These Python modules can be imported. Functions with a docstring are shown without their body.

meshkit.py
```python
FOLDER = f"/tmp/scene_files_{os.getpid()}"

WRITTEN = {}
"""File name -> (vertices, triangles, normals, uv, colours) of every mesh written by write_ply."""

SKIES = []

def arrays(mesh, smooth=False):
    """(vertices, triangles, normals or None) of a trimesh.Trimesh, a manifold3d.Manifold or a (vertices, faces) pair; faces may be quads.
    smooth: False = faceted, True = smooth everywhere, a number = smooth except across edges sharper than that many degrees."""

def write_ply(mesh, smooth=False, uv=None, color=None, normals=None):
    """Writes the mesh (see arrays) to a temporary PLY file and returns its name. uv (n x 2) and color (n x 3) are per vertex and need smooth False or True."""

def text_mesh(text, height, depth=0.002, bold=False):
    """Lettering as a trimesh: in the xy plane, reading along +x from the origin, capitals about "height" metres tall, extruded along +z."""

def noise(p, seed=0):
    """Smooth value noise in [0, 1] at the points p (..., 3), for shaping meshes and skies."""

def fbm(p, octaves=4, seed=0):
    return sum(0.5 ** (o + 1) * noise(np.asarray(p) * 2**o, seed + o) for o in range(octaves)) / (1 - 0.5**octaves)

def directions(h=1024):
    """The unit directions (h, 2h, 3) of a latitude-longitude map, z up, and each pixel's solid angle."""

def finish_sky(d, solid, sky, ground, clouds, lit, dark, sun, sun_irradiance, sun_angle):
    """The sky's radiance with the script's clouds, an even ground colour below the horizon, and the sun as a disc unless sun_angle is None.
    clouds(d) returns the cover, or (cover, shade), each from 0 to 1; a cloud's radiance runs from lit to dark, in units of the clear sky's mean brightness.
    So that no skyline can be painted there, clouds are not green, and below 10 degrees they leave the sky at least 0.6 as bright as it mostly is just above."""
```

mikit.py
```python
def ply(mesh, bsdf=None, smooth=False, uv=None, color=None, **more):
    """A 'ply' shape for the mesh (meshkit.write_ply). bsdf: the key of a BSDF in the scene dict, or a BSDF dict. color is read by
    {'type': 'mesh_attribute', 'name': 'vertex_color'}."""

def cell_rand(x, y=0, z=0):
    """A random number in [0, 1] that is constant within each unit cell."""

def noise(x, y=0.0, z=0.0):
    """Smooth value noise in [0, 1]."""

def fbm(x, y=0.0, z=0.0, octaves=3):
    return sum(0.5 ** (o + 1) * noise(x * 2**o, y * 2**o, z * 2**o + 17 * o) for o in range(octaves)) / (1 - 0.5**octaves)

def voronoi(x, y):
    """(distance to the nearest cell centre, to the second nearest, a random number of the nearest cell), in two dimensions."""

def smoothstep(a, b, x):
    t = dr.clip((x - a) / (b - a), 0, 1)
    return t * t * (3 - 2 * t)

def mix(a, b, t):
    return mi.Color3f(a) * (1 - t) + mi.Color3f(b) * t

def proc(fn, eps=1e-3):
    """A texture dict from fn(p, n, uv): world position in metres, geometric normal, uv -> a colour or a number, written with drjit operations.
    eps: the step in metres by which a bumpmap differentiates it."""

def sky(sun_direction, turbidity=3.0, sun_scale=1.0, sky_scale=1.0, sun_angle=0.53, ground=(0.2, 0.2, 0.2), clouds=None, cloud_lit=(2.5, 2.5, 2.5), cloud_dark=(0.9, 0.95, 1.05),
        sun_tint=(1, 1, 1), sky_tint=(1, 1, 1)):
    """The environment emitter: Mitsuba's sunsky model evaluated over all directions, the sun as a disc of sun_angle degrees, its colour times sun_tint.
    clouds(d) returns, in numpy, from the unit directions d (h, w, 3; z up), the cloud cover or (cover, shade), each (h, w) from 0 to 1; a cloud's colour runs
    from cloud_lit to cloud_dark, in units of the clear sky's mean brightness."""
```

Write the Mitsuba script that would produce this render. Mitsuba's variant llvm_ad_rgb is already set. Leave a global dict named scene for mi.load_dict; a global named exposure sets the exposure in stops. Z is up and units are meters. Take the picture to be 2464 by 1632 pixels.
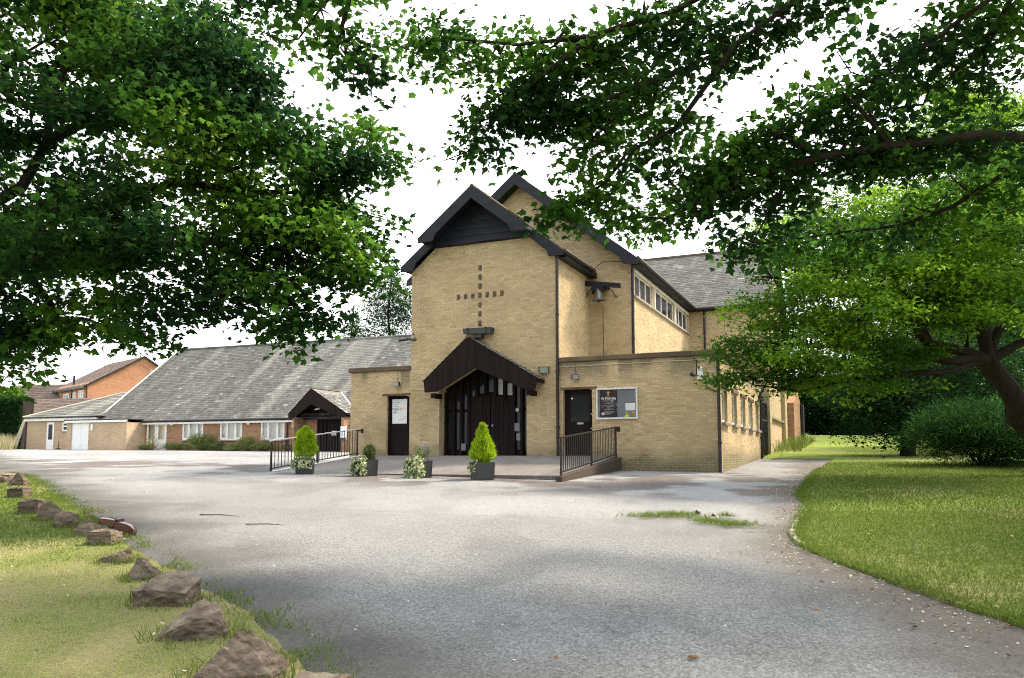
import math, random
import numpy as np
import trimesh, shapely
import shapely.geometry as sg
from shapely.prepared import prep
from shapely.ops import unary_union
import drjit as dr
import mitsuba as mi
import mikit, meshkit
from mikit import proc, noise, fbm, voronoi, cell_rand, smoothstep, mix, ply

T = mi.ScalarTransform4f
scene, labels = {}, {}

# ------------------------------------------------------------------ camera, sky, exposure
FOC, PPY, PITCH = 1886.0, 919.7, math.radians(5.25)          # focal length and principal row at the photograph's 2464 x 1632
EYE = np.array([0.0, 0.0, 1.6])
scene['camera'] = {'type': 'perspective', 'fov': math.degrees(2 * math.atan(1232 / FOC)), 'fov_axis': 'x', 'near_clip': 0.1, 'far_clip': 3000.0,
                   'principal_point_offset_y': -(PPY - 816) / 1632,
                   'to_world': T().look_at(origin=EYE.tolist(), target=[0, math.cos(PITCH), 1.6 + math.sin(PITCH)], up=[0, 0, 1])}
exposure = 2.9
SUN = (0.80, 0.42, 0.95)
scene['sky'] = mikit.sky(SUN, turbidity=4, sun_scale=0.8, sun_angle=9.0, ground=(0.12, 0.13, 0.09),
                         clouds=lambda d: (0.97 + 0 * d[..., 0], np.clip(0.75 * (1 - (d @ (np.array(SUN) / np.linalg.norm(SUN)))) ** 1.0, 0, 1)),
                         cloud_lit=(3.3, 3.3, 3.3), cloud_dark=(2.0, 2.04, 2.1), sun_tint=(0.97, 0.985, 1.0))

# ------------------------------------------------------------------ frames
CP, SP_ = math.cos(PITCH), math.sin(PITCH)
def at(px, py, Y):
    """the point at distance Y along the view axis (metres north of the camera) that the photograph's pixel looks at, for laying out branches"""
    a, b = (px - 1232) / FOC, -(py - PPY) / FOC
    d = np.array([a, CP - SP_ * b, SP_ + CP * b])
    return EYE + d * (Y / d[1])
K = 2464 / 2367.0
def atd(px, py, Y): return at(px * K, py * K, Y)

def frame(origin, deg):
    a = math.radians(deg); m = np.eye(4)
    m[:3, 0] = [math.cos(a), -math.sin(a), 0]; m[:3, 1] = [math.sin(a), math.cos(a), 0]; m[:2, 3] = origin[:2]
    return m
MC = frame((6.07, 22.8), 23.84)          # church: u along its front to the right, v into it
MH = frame((-21.79, 53.91), 21.5)        # hall
I4 = np.eye(4)
def tw(M, p): return (M @ np.array([*p, 1.0]))[:3]

def softp(x, w): return w * np.logaddexp(0, np.asarray(x, float) / w)
def sstep(a, b, x):
    t = np.clip((np.asarray(x, float) - a) / (b - a), 0, 1); return t * t * (3 - 2 * t)
def terr(x, y):
    r = sstep(4, 14, x)
    return .0487 * softp(y, 1.) - .0237 * softp(y - 22, 2.) - .025 * softp(y - 60, 3) + .028 * r * softp(y - 24, 2.) - .028 * r * softp(y - 75, 3)
def terl(M, u, v):
    p = tw(M, (u, v, 0)); return float(terr(p[0], p[1]))

# ------------------------------------------------------------------ helpers
used = {}
def num(key):
    used[key] = used.get(key, -1) + 1
    return key if used[key] == 0 else f'{key}_{used[key]:03d}'
def tag(key, label=None, cat=None, group=None, kind=None):
    d = labels.setdefault(key, {})
    for k, x in (('label', label), ('category', cat), ('group', group), ('kind', kind)):
        if x: d[k] = x
    return key
def thing(name, label, cat, group=None):
    return tag(num(name), label, cat, group)
def put(key, mesh, bsdf, M=None, smooth=False, uv=None, rand=None):
    """one entry of the scene; rand: one uv for the whole mesh"""
    if isinstance(mesh, (list, tuple)): mesh = trimesh.util.concatenate([m for m in mesh])
    if M is not None: mesh = mesh.copy(); mesh.apply_transform(M)
    if rand is not None: uv = np.tile(np.asarray(rand, float), (len(mesh.vertices), 1))
    if key not in labels or key in scene or '__' in key: key = num(key)
    scene[key] = ply(mesh, bsdf, smooth=smooth, uv=uv)
    return key
def struct(name, mesh, bsdf, label, M=None, uv=None, smooth=False, kind='structure'):
    k = put(name, mesh, bsdf, M, smooth=smooth, uv=uv); tag(k, label, kind=kind); return k
def box(x0, x1, y0, y1, z0, z1):
    return trimesh.creation.box(bounds=[[min(x0, x1), min(y0, y1), min(z0, z1)], [max(x0, x1), max(y0, y1), max(z0, z1)]])
def tri(v, f): return trimesh.Trimesh(np.asarray(v, float), np.asarray(f, int), process=False)
def cbox(x0, x1, y0, y1, z0, z1, c=.01):
    """box with chamfered edges"""
    p = np.array([[x, y, z] for x in (x0, x1) for y in (y0, y1) for z in (z0, z1)], float)
    ce = p.mean(0); s = np.sign(p - ce); v = []
    for k in range(3):
        o = -s * c; o[:, k] = 0; v.append(p + o)
    return trimesh.convex.convex_hull(np.vstack(v))
def prism(poly, d0, d1, plane='xz'):
    """polygon (list of 2-d points or shapely polygon) extruded between two depths; plane xz: depth along y, xy: along z, yz: along x"""
    P = poly if isinstance(poly, sg.Polygon) else sg.Polygon(poly)
    m = trimesh.creation.extrude_polygon(P, d1 - d0, engine='earcut')
    v = m.vertices.copy(); v[:, 2] += d0
    if plane == 'xz': w = np.stack([v[:, 0], v[:, 2], v[:, 1]], 1); m = tri(w, m.faces[:, ::-1])
    elif plane == 'yz': w = np.stack([v[:, 2], v[:, 0], v[:, 1]], 1); m = tri(w, m.faces)
    else: m = tri(v, m.faces)
    return m
def tube(pts, r, sides=6, cap=True):
    p = np.asarray(pts, float); n = len(p); r = np.broadcast_to(np.asarray(r, float), (n,))
    t = np.gradient(p, axis=0); t /= np.linalg.norm(t, axis=1, keepdims=True) + 1e-12
    ref = np.array([0, 0, 1.0]) if abs(t[:, 2]).mean() < .9 else np.array([1.0, 0, 0])
    a = np.cross(t, ref); a /= np.linalg.norm(a, axis=1, keepdims=True) + 1e-12
    b = np.cross(t, a); g = np.arange(sides) * 2 * np.pi / sides
    v = p[:, None] + r[:, None, None] * (np.cos(g)[None, :, None] * a[:, None] + np.sin(g)[None, :, None] * b[:, None])
    f = []
    for i in range(n - 1):
        for j in range(sides):
            k = (j + 1) % sides; f += [[i * sides + j, i * sides + k, (i + 1) * sides + k], [i * sides + j, (i + 1) * sides + k, (i + 1) * sides + j]]
    v = v.reshape(-1, 3)
    if cap:
        v = np.vstack([v, p[:1], p[-1:]]); c0, c1 = len(v) - 2, len(v) - 1
        for j in range(sides):
            k = (j + 1) % sides; f += [[c0, k, j], [c1, (n - 1) * sides + j, (n - 1) * sides + k]]
    m = tri(v, f); return m
def lathe(prof, sides=24):
    """prof: (radius, z) pairs bottom to top"""
    g = np.arange(sides) * 2 * np.pi / sides; v = np.array([[r * math.cos(a), r * math.sin(a), z] for r, z in prof for a in g]); f = []
    for i in range(len(prof) - 1):
        for j in range(sides):
            k = (j + 1) % sides; f += [[i * sides + j, i * sides + k, (i + 1) * sides + k], [i * sides + j, (i + 1) * sides + k, (i + 1) * sides + j]]
    return tri(v, f)
def moved(m, off=(0, 0, 0), rotz=0., s=1.):
    m = m.copy(); A = np.eye(4); c, s_ = math.cos(rotz), math.sin(rotz); A[:2, :2] = [[c, -s_], [s_, c]]; A[:3, :3] *= s; A[:3, 3] = off
    m.apply_transform(A); return m

# ------------------------------------------------------------------ materials
def C(*c): return mi.Color3f(*c)
def two(b): return {'type': 'twosided', 'b': b}
def prin(col, rough=.7, spec=.4, metal=0., **k):
    c = col if isinstance(col, dict) else {'type': 'rgb', 'value': list(col)}
    return two({'type': 'principled', 'base_color': c, 'roughness': rough, 'specular': spec, 'metallic': metal, **k})

def horiz(p, n): return p.y * n.x - p.x * n.y

def f_brick(p, n, uv):
    r = uv.x
    c = mix(C(.45, .352, .205), C(.525, .425, .265), r)
    c = mix(c, C(.44, .31, .205), smoothstep(.78, .98, uv.y) * .75)
    c = mix(c, C(.34, .27, .155), smoothstep(.22, .02, uv.y) * .6)
    b = fbm(p.x * .9 + 3, p.y * .9, p.z * .9)
    c = c * (.78 + .44 * b)
    h = p.x * .85 - p.y * .5
    streak = smoothstep(.36, .62, noise(h * 3.1, p.z * .35, 7)) * smoothstep(3.7, 4.35, p.z) * smoothstep(4.75, 4.6, p.z)
    streak = streak * smoothstep(2.72, 2.76, dr.abs((p.x - 6.07) * .9147 - (p.y - 22.8) * .4042 + 7.77))      # under the flat-roof copings only, not on the gable wall
    c = mix(c, C(.10, .09, .07), streak * .7)
    low = smoothstep(2.0, 1.25, p.z + .5 * (fbm(h * 2, p.z * 2, 3) - .5)) 
    c = mix(c, C(.10, .10, .062), low * .85)
    g = smoothstep(.55, .75, fbm(h * .8 + 5, p.z * .8, 11)) * smoothstep(3.4, 2.2, p.z)
    return mix(c, C(.25, .225, .12), g * .5) * (.9 + .2 * noise(p.x * 60, p.y * 60, p.z * 60))
def f_mortar(p, n, uv):
    return mix(C(.43, .35, .225), C(.37, .30, .19), noise(p.x * 5, p.y * 5, p.z * 5)) * (.85 + .3 * fbm(p.x * .8, p.y * .8, p.z * .8))
def f_redbrick(p, n, uv):
    """far brickwork (each brick under three pixels): courses and joints from the material"""
    h = horiz(p, n); row = dr.floor(p.z / .085); a = h / .25 + .5 * (row - 2 * dr.floor(row / 2)); cx = dr.floor(a)
    r = cell_rand(cx, row, 3)
    c = mix(mix(C(.27, .135, .075), C(.36, .20, .11), r), C(.20, .10, .07), smoothstep(.8, .95, cell_rand(cx, row, 9)))
    fx, fz = a - cx, p.z / .085 - row
    joint = dr.maximum(smoothstep(.1, .04, dr.minimum(fx, 1 - fx) * 1.2), smoothstep(.2, .08, dr.minimum(fz, 1 - fz)))
    c = mix(c, C(.33, .26, .19), joint * .7)
    return c * (.8 + .4 * fbm(p.x * .7, p.y * .7, p.z * .7))
def f_buff(p, n, uv):
    h = horiz(p, n); row = dr.floor(p.z / .085); a = h / .25 + .5 * (row - 2 * dr.floor(row / 2)); cx = dr.floor(a)
    c = mix(C(.40, .285, .185), C(.50, .375, .25), cell_rand(cx, row, 3))
    fx, fz = a - cx, p.z / .085 - row
    joint = dr.maximum(smoothstep(.1, .04, dr.minimum(fx, 1 - fx) * 1.2), smoothstep(.2, .08, dr.minimum(fz, 1 - fz)))
    return mix(c, C(.46, .38, .29), joint * .6) * (.85 + .3 * fbm(p.x * .8, p.y * .8, p.z * .8))
def f_orange(p, n, uv):
    h = horiz(p, n); row = dr.floor(p.z / .085); a = h / .25 + .5 * (row - 2 * dr.floor(row / 2)); cx = dr.floor(a)
    c = mix(C(.36, .165, .095), C(.46, .24, .145), cell_rand(cx, row, 3))
    fz = p.z / .085 - row
    return mix(c, C(.4, .26, .18), smoothstep(.2, .08, dr.minimum(fz, 1 - fz)) * .6) * (.85 + .3 * fbm(p.x * .5, p.y * .5, p.z * .5))
def f_slate(p, n, uv):
    c = mix(C(.095, .097, .094), C(.165, .165, .158), uv.x)
    c = mix(c, C(.34, .34, .33), smoothstep(.93, 1., uv.y) * .7)
    h = p.x * .92 - p.y * .4
    # lighter lichen runs that follow the fall of the roof
    run = smoothstep(.55, .8, noise(h * 1.1 + 40, p.z * .16, 2)) * (.4 + .6 * fbm(p.x * 2.2, p.y * 2.2, p.z * 2.2))
    c = mix(c, C(.32, .325, .30), run * .5)
    dark = smoothstep(.55, .8, noise(h * .8 + 9, p.z * .2, 5))
    return mix(c, C(.07, .07, .07), dark * .35) * (.8 + .4 * fbm(p.x * 3, p.y * 3, p.z * 3))
def f_tile(p, n, uv):
    return mix(C(.105, .08, .07), C(.17, .13, .112), uv.x) * (.8 + .4 * fbm(p.x, p.y, p.z))
def f_timber(p, n, uv):
    return mix(C(.006, .008, .013), C(.018, .022, .034), noise(p.x * 3, p.y * 3, p.z * 22)) * (.7 + .6 * fbm(p.x * 2, p.y * 2, p.z * 2))
def f_door(p, n, uv):
    return mix(C(.007, .004, .005), C(.019, .011, .012), noise(p.x * 14, p.y * 14, p.z * 1.2))
def f_asphalt(p, n, uv):
    big = fbm(p.x * .22 + 3, p.y * .22, 1)
    mid = fbm(p.x * 1.3, p.y * 1.3, 4)
    d1, d2, r = voronoi(p.x * 62, p.y * 62)
    d3, d4, r2 = voronoi(p.x * 28 + 7, p.y * 28)
    c = mix(C(.165, .172, .180), C(.275, .284, .292), big * .75 + .45 * mid - .1)
    near = smoothstep(16, 8, p.y)
    c = c * (1 + (.25 + near * .6) * (r - .5)) * (1 + .22 * (r2 - .5))
    c = mix(c, C(.035, .034, .033), smoothstep(.16, .04, d2 - d1) * .25 * near)
    # brown grit that gathers before the forecourt and along the right-hand edge
    grit = smoothstep(.42, .62, fbm(p.x * .8 + 11, p.y * .8, 9)) * smoothstep(6.5, 2.5, dr.abs(p.y - 20.5 + .44 * (p.x - 2)))
    c = mix(c, C(.075, .060, .052), grit * .75)
    # dark damp grime by the verge on the left and leaf mould by the lawn on the right
    dl = (p.x + 2.2) * .804 + (p.y - 6.5) * .594
    c = mix(c, C(.048, .046, .043), smoothstep(1.9, .1, dl + 1.3 * (fbm(p.x * 1.1, p.y * 1.1, 17) - .5)) * .72)
    er = 3.55 + dr.maximum(p.y - 10, 0) * .4 - p.x
    c = mix(c, C(.075, .06, .048), smoothstep(1.3, .0, er + 1.2 * (fbm(p.x * 1.3, p.y * 1.3, 19) - .5)) * .7)
    # an old resurfacing joint and hairline cracks
    seam = dr.abs(p.y - 12.2 + .28 * (p.x - 1.5) + .12 * (noise(p.x * 1.4, 3, 1) - .5))
    c = c * (1 - .35 * smoothstep(.035, .01, seam) * smoothstep(-9, -5, p.x) * smoothstep(6, 3, p.x))
    worn = fbm(p.x * .5 + .2 * p.y, p.y * .16 + 5, 12)                                   # wheel-worn and tar-rich bands along the drive
    c = c * (.84 + .32 * worn) * (1 - .16 * smoothstep(.58, .72, fbm(p.x * .9, p.y * .55 + 21, 14)))
    c = c * (.93 + .12 * smoothstep(-.06, .06, p.y - 12.2 + .28 * (p.x - 1.5) + .5 * (noise(p.x * .8, 5, 2) - .5)))
    crack = dr.abs(fbm(p.x * .9 + 31, p.y * .9, 2) - .5)
    return c * (1 - .16 * smoothstep(.006, .002, crack) * near * smoothstep(.5, .7, noise(p.x * .7, p.y * .7, 8)))
def f_asphalt_h(p, n, uv):
    d1, d2, r = voronoi(p.x * 75, p.y * 75)
    return smoothstep(.6, .1, d1) * .004 * (.4 + r) + .01 * fbm(p.x * 3, p.y * 3, 2)
def f_forecourt(p, n, uv):
    d1, d2, r = voronoi(p.x * 40, p.y * 40)
    return mix(C(.105, .095, .09), C(.175, .165, .16), fbm(p.x * 1.1, p.y * 1.1, 3)) * (.85 + .35 * r)
def f_lawn(p, n, uv):
    big = fbm(p.x * .35, p.y * .35, 6); fine = noise(p.x * 22, p.y * 22, 1)
    c = mix(C(.07, .105, .024), C(.15, .18, .045), big * .6 + fine * .4)
    dry = smoothstep(.28, .5, fbm(p.x * .55 + 8, p.y * .55 + 2, 4)) * smoothstep(10, 5, p.y)
    c = mix(c, C(.30, .26, .14), dr.maximum(dry, smoothstep(.58, .75, big) * .5))
    far = smoothstep(26, 42, p.y)
    return mix(c, C(.19, .25, .05), far * .8) * (.8 + .4 * noise(p.x * 70, p.y * 70, 5))
def f_soil(p, n, uv):
    d1, d2, r = voronoi(p.x * 45, p.y * 45)
    c = mix(C(.055, .05, .047), C(.135, .125, .118), fbm(p.x * 5, p.y * 5, 1))
    c = mix(c, C(.22, .18, .12), smoothstep(.93, .99, r))
    return c
def f_leaf(p, n, uv):
    c = mix(C(.016, .046, .018), C(.055, .145, .022), smoothstep(0., .55, uv.x))
    c = mix(c, C(.20, .37, .03), smoothstep(.55, .9, uv.x))
    c = mix(c, C(.36, .16, .03), smoothstep(.965, .99, uv.x))
    return c * (.7 + .6 * uv.y)
def f_blade(p, n, uv):
    c = mix(C(.075, .135, .026), C(.18, .245, .05), uv.y)
    return mix(c, C(.48, .42, .27), smoothstep(.35, .85, uv.x))
def f_bark(p, n, uv):
    return mix(C(.010, .008, .007), C(.032, .027, .022), fbm(p.x * 14, p.y * 14, p.z * 5)) * (.7 + .6 * noise(p.x * 2, p.y * 2, p.z * 2))
def f_rock(p, n, uv):
    c = mix(C(.075, .056, .046), C(.25, .20, .16), fbm(p.x * 9, p.y * 9, p.z * 22, 4) * 1.5 - .35 + .35 * (noise(p.x * 1.7, p.y * 1.7, 5) - .5))
    c = mix(c, C(.26, .24, .17), smoothstep(.55, .7, fbm(p.x * 9 + 4, p.y * 9, p.z * 9)) * .5 * smoothstep(.0, .6, n.z))
    return c * (.75 + .5 * noise(p.x * 55, p.y * 55, p.z * 55))
def f_rock_h(p, n, uv): return .035 * fbm(p.x * 20, p.y * 20, p.z * 30, 5)
def f_stone(p, n, uv): return mix(C(.15, .14, .12), C(.31, .29, .25), fbm(p.x * 5, p.y * 5, p.z * 5))
def f_coping(p, n, uv): return mix(C(.055, .045, .035), C(.17, .13, .085), fbm(p.x * 2.5, p.y * 2.5, p.z * 5))
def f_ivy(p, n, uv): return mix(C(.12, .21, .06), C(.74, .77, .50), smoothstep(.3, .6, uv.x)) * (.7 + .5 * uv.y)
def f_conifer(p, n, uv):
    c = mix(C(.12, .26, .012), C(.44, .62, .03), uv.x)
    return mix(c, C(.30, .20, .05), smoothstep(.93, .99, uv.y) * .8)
def f_shrub(p, n, uv):
    return mix(mix(C(.075, .12, .045), C(.22, .27, .09), uv.x), C(.36, .34, .14), smoothstep(.8, .95, uv.y))

def leafmat(fn, trans=.9, rough=.42):
    return {'type': 'principledthin', 'base_color': proc(fn), 'roughness': rough, 'diff_trans': trans, 'spec_trans': 0.0, 'eta': 1.55}
B = {
    'dark_brick': prin((.075, .06, .05), .9, .2),
    'brick': prin(proc(f_brick), .85, .25), 'mortar': prin(proc(f_mortar), .9, .2), 'red_brick': prin(proc(f_redbrick), .88, .2), 'buff_brick': prin(proc(f_buff), .88, .2),
    'orange_brick': prin(proc(f_orange), .88, .2), 'slate': prin(proc(f_slate), .85, .25), 'roof_tile': prin(proc(f_tile), .8, .3), 'timber': prin(proc(f_timber), .6, .3),
    'door_wood': prin(proc(f_door), .7, .15), 'lawn': prin(proc(f_lawn), .95, .1), 'soil': prin(proc(f_soil), .95, .1), 'bark': prin(proc(f_bark), .9, .2),
    'forecourt': prin(proc(f_forecourt), .9, .2), 'stone': prin(proc(f_stone), .85, .3), 'coping': prin(proc(f_coping), .85, .3),
    'asphalt': two({'type': 'bumpmap', 'b': {'type': 'principled', 'base_color': proc(f_asphalt), 'roughness': .8, 'specular': .35}, 't': proc(f_asphalt_h, .004), 'scale': 1.0}),
    'rock': two({'type': 'bumpmap', 'b': {'type': 'principled', 'base_color': proc(f_rock), 'roughness': .9, 'specular': .25}, 't': proc(f_rock_h, .004), 'scale': 1.0}),
    'leaf': leafmat(f_leaf, 1.25, .26), 'ivy_leaf': leafmat(f_ivy, .5), 'conifer_leaf': leafmat(f_conifer, 1.0, .6), 'shrub_leaf': leafmat(f_shrub, .6, .6), 'blade': leafmat(f_blade, 1.0, .6),
    'white': prin((.78, .79, .80), .4, .4), 'offwhite': prin((.62, .60, .55), .6, .3), 'grey_metal': prin((.16, .165, .16), .5, .4, .3), 'pale_conduit': prin((.52, .47, .38), .5, .4),
    'black_iron': prin((.014, .012, .012), .4, .5), 'dark_pipe': prin((.022, .018, .019), .4, .5), 'planter': prin((.036, .039, .043), .45, .5), 'lead': prin((.45, .46, .47), .5, .4),
    'bronze': prin((.20, .205, .19), .45, .5, .6), 'concrete': prin((.30, .285, .25), .9, .2), 'pale_concrete': prin((.60, .59, .56), .85, .2), 'blind': prin((.42, .43, .33), .9, .1),
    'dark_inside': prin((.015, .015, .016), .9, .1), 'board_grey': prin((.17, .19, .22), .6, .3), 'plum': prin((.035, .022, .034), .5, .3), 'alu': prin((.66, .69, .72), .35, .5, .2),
    'yellow': prin((.70, .66, .03), .5, .3), 'black_print': prin((.03, .03, .03), .6, .2), 'teal_print': prin((.05, .30, .36), .6, .2), 'orange_print': prin((.62, .26, .12), .6, .2),
    'pink_print': prin((.65, .38, .30), .6, .2), 'slate_print': prin((.12, .17, .20), .6, .2), 'lilac_print': prin((.42, .42, .58), .6, .2), 'gold': prin((.50, .36, .12), .4, .5, .4),
    'paper': prin((.74, .76, .78), .7, .2), 'red_plastic': prin((.045, .005, .008), .18, .6, clearcoat=.6), 'black_plastic': prin((.012, .011, .012), .35, .5), 'teal_plastic': prin((.02, .10, .13), .4, .4),
    'lamp_glass': prin((.35, .40, .38), .15, .6), 'wet_soil': prin((.03, .022, .016), .95, .1), 'grey_print': prin((.36, .40, .42), .6, .2), 'dark_pane': prin((.018, .02, .024), .12, .3),
    'glass': {'type': 'thindielectric', 'int_ior': 1.5}, 'petal': two({'type': 'diffuse', 'reflectance': {'type': 'rgb', 'value': [.55, .52, .42]}}),
    'dry_leaf': two({'type': 'diffuse', 'reflectance': {'type': 'rgb', 'value': [.20, .12, .055]}}), 'rust': prin((.16, .075, .035), .8, .2), 'tin': prin((.40, .42, .43), .5, .5, .4),
}
for k, b in B.items(): scene['mat_' + k] = b
def m_(k): return 'mat_' + k

# ------------------------------------------------------------------ the setting
rg = np.random.default_rng(7)
def sheet(poly, cell=1.0, dz=0.0, lip=0.0):
    """a polygon laid on the terrain as grid cells, with an optional lip down round its edge"""
    x0, y0, x1, y1 = poly.bounds; P = prep(poly); V, F = [], []; index = {}
    def vid(x, y):
        k = (round(x, 4), round(y, 4))
        if k not in index: index[k] = len(V); V.append(k)
        return index[k]
    for i in range(math.floor(x0 / cell), math.ceil(x1 / cell)):
        for j in range(math.floor(y0 / cell), math.ceil(y1 / cell)):
            b = sg.box(i * cell, j * cell, (i + 1) * cell, (j + 1) * cell)
            if P.contains(b):
                a = [vid(i * cell, j * cell), vid((i + 1) * cell, j * cell), vid((i + 1) * cell, (j + 1) * cell), vid(i * cell, (j + 1) * cell)]
                F += [[a[0], a[1], a[2]], [a[0], a[2], a[3]]]
            elif P.intersects(b):
                g = poly.intersection(b)
                for q in getattr(g, 'geoms', [g]):
                    if isinstance(q, sg.Polygon) and q.area > 1e-5:
                        v, f = trimesh.creation.triangulate_polygon(q, engine='earcut')
                        for t in f:
                            e = [vid(*v[k]) for k in t]
                            (ax, ay), (bx, by), (cx, cy) = (V[k] for k in e)
                            if (bx - ax) * (cy - ay) - (by - ay) * (cx - ax) < 0: e = e[::-1]
                            F.append(e)
    V = np.array(V); z = terr(V[:, 0], V[:, 1]) + dz
    m = tri(np.column_stack([V, z]), F)
    if lip:
        L = []
        for r in [poly.exterior, *poly.interiors]:
            c = np.array(r.segmentize(.5).coords); zz = terr(c[:, 0], c[:, 1]) + dz; n = len(c)
            v = np.vstack([np.column_stack([c, zz]), np.column_stack([c, zz - lip])])
            f = [[i, i + 1, n + i + 1] for i in range(n - 1)] + [[i, n + i + 1, n + i] for i in range(n - 1)]
            L.append(tri(v, f))
        m = trimesh.util.concatenate([m, *L])
    return m
def ragged(pts, amp, step=.35):
    l = np.array(sg.LineString(pts).segmentize(step).coords)
    return [(x + rg.normal(0, amp), y + rg.normal(0, amp)) for x, y in l]
LEFT = [(-1.15, -8), (-1.1, 3.5), (-1.23, 4.95), (-1.78, 5.88), (-2.19, 6.51), (-2.82, 7.29), (-3.43, 8.08), (-4.2, 9.05), (-5.36, 10.67), (-7.45, 13.6), (-12.36, 20.26), (-14.89, 22.94), (-22, 29), (-36, 42), (-46, 60)]
RIGHT = [(4.3, -8), (3.95, 4), (3.82, 6.0), (3.75, 6.51), (3.62, 7.29), (3.54, 8.42), (3.54, 9.48), (3.61, 10.02), (3.77, 10.67), (4.31, 11.95), (5.18, 13.92), (5.67, 15.79), (8.34, 21.83), (11.99, 29.43), (9.98, 30.3)]
le, re_ = ragged(LEFT, .03), ragged(RIGHT, .025)
road = sg.Polygon(le + [(-46, 75), (-10, 75), (2, 50)] + re_[::-1]).buffer(0)
struct('car_park', sheet(road, 1.0, 0.0), m_('asphalt'), 'grey worn asphalt car park sloping up to the church')
n = 90
gx = np.sinh(np.linspace(-4.2, 4.2, n)) * 9; gy = np.sinh(np.linspace(-3.2, 4.6, n)) * 8 + 10
X, Y = np.meshgrid(gx, gy, indexing='ij'); Z = terr(X, Y) - .03
idx = np.arange(n * n).reshape(n, n); q = np.stack([idx[:-1, :-1], idx[1:, :-1], idx[1:, 1:], idx[:-1, 1:]], -1).reshape(-1, 4)
struct('ground', tri(np.column_stack([X.ravel(), Y.ravel(), Z.ravel()]), np.vstack([q[:, :3], q[:, [0, 2, 3]]])), m_('lawn'), 'open grassy ground running on to the horizon')
verge_poly = sg.Polygon([(-30, -8), (-1.15, -8)] + le[20:] + [(-60, 60), (-60, -8)]).buffer(0).difference(road.buffer(.02))
verge_poly = max(getattr(verge_poly, 'geoms', [verge_poly]), key=lambda g: g.area)
struct('grass_verge', sheet(verge_poly.intersection(sg.box(-34, -6, 0, 40)), 1.0, .035, .1), m_('lawn'), 'dry grass verge to the left of the car park')
lawn_poly = sg.Polygon(re_ + [(9.98, 30.3), (10.8, 31.6), (18, 52), (40, 52), (40, -8)]).buffer(0).difference(road.buffer(.02))
lawn_poly = max(getattr(lawn_poly, 'geoms', [lawn_poly]), key=lambda g: g.area)
struct('lawn', sheet(lawn_poly, 1.0, .035, .1), m_('lawn'), 'green mown lawn to the right of the church')
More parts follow.
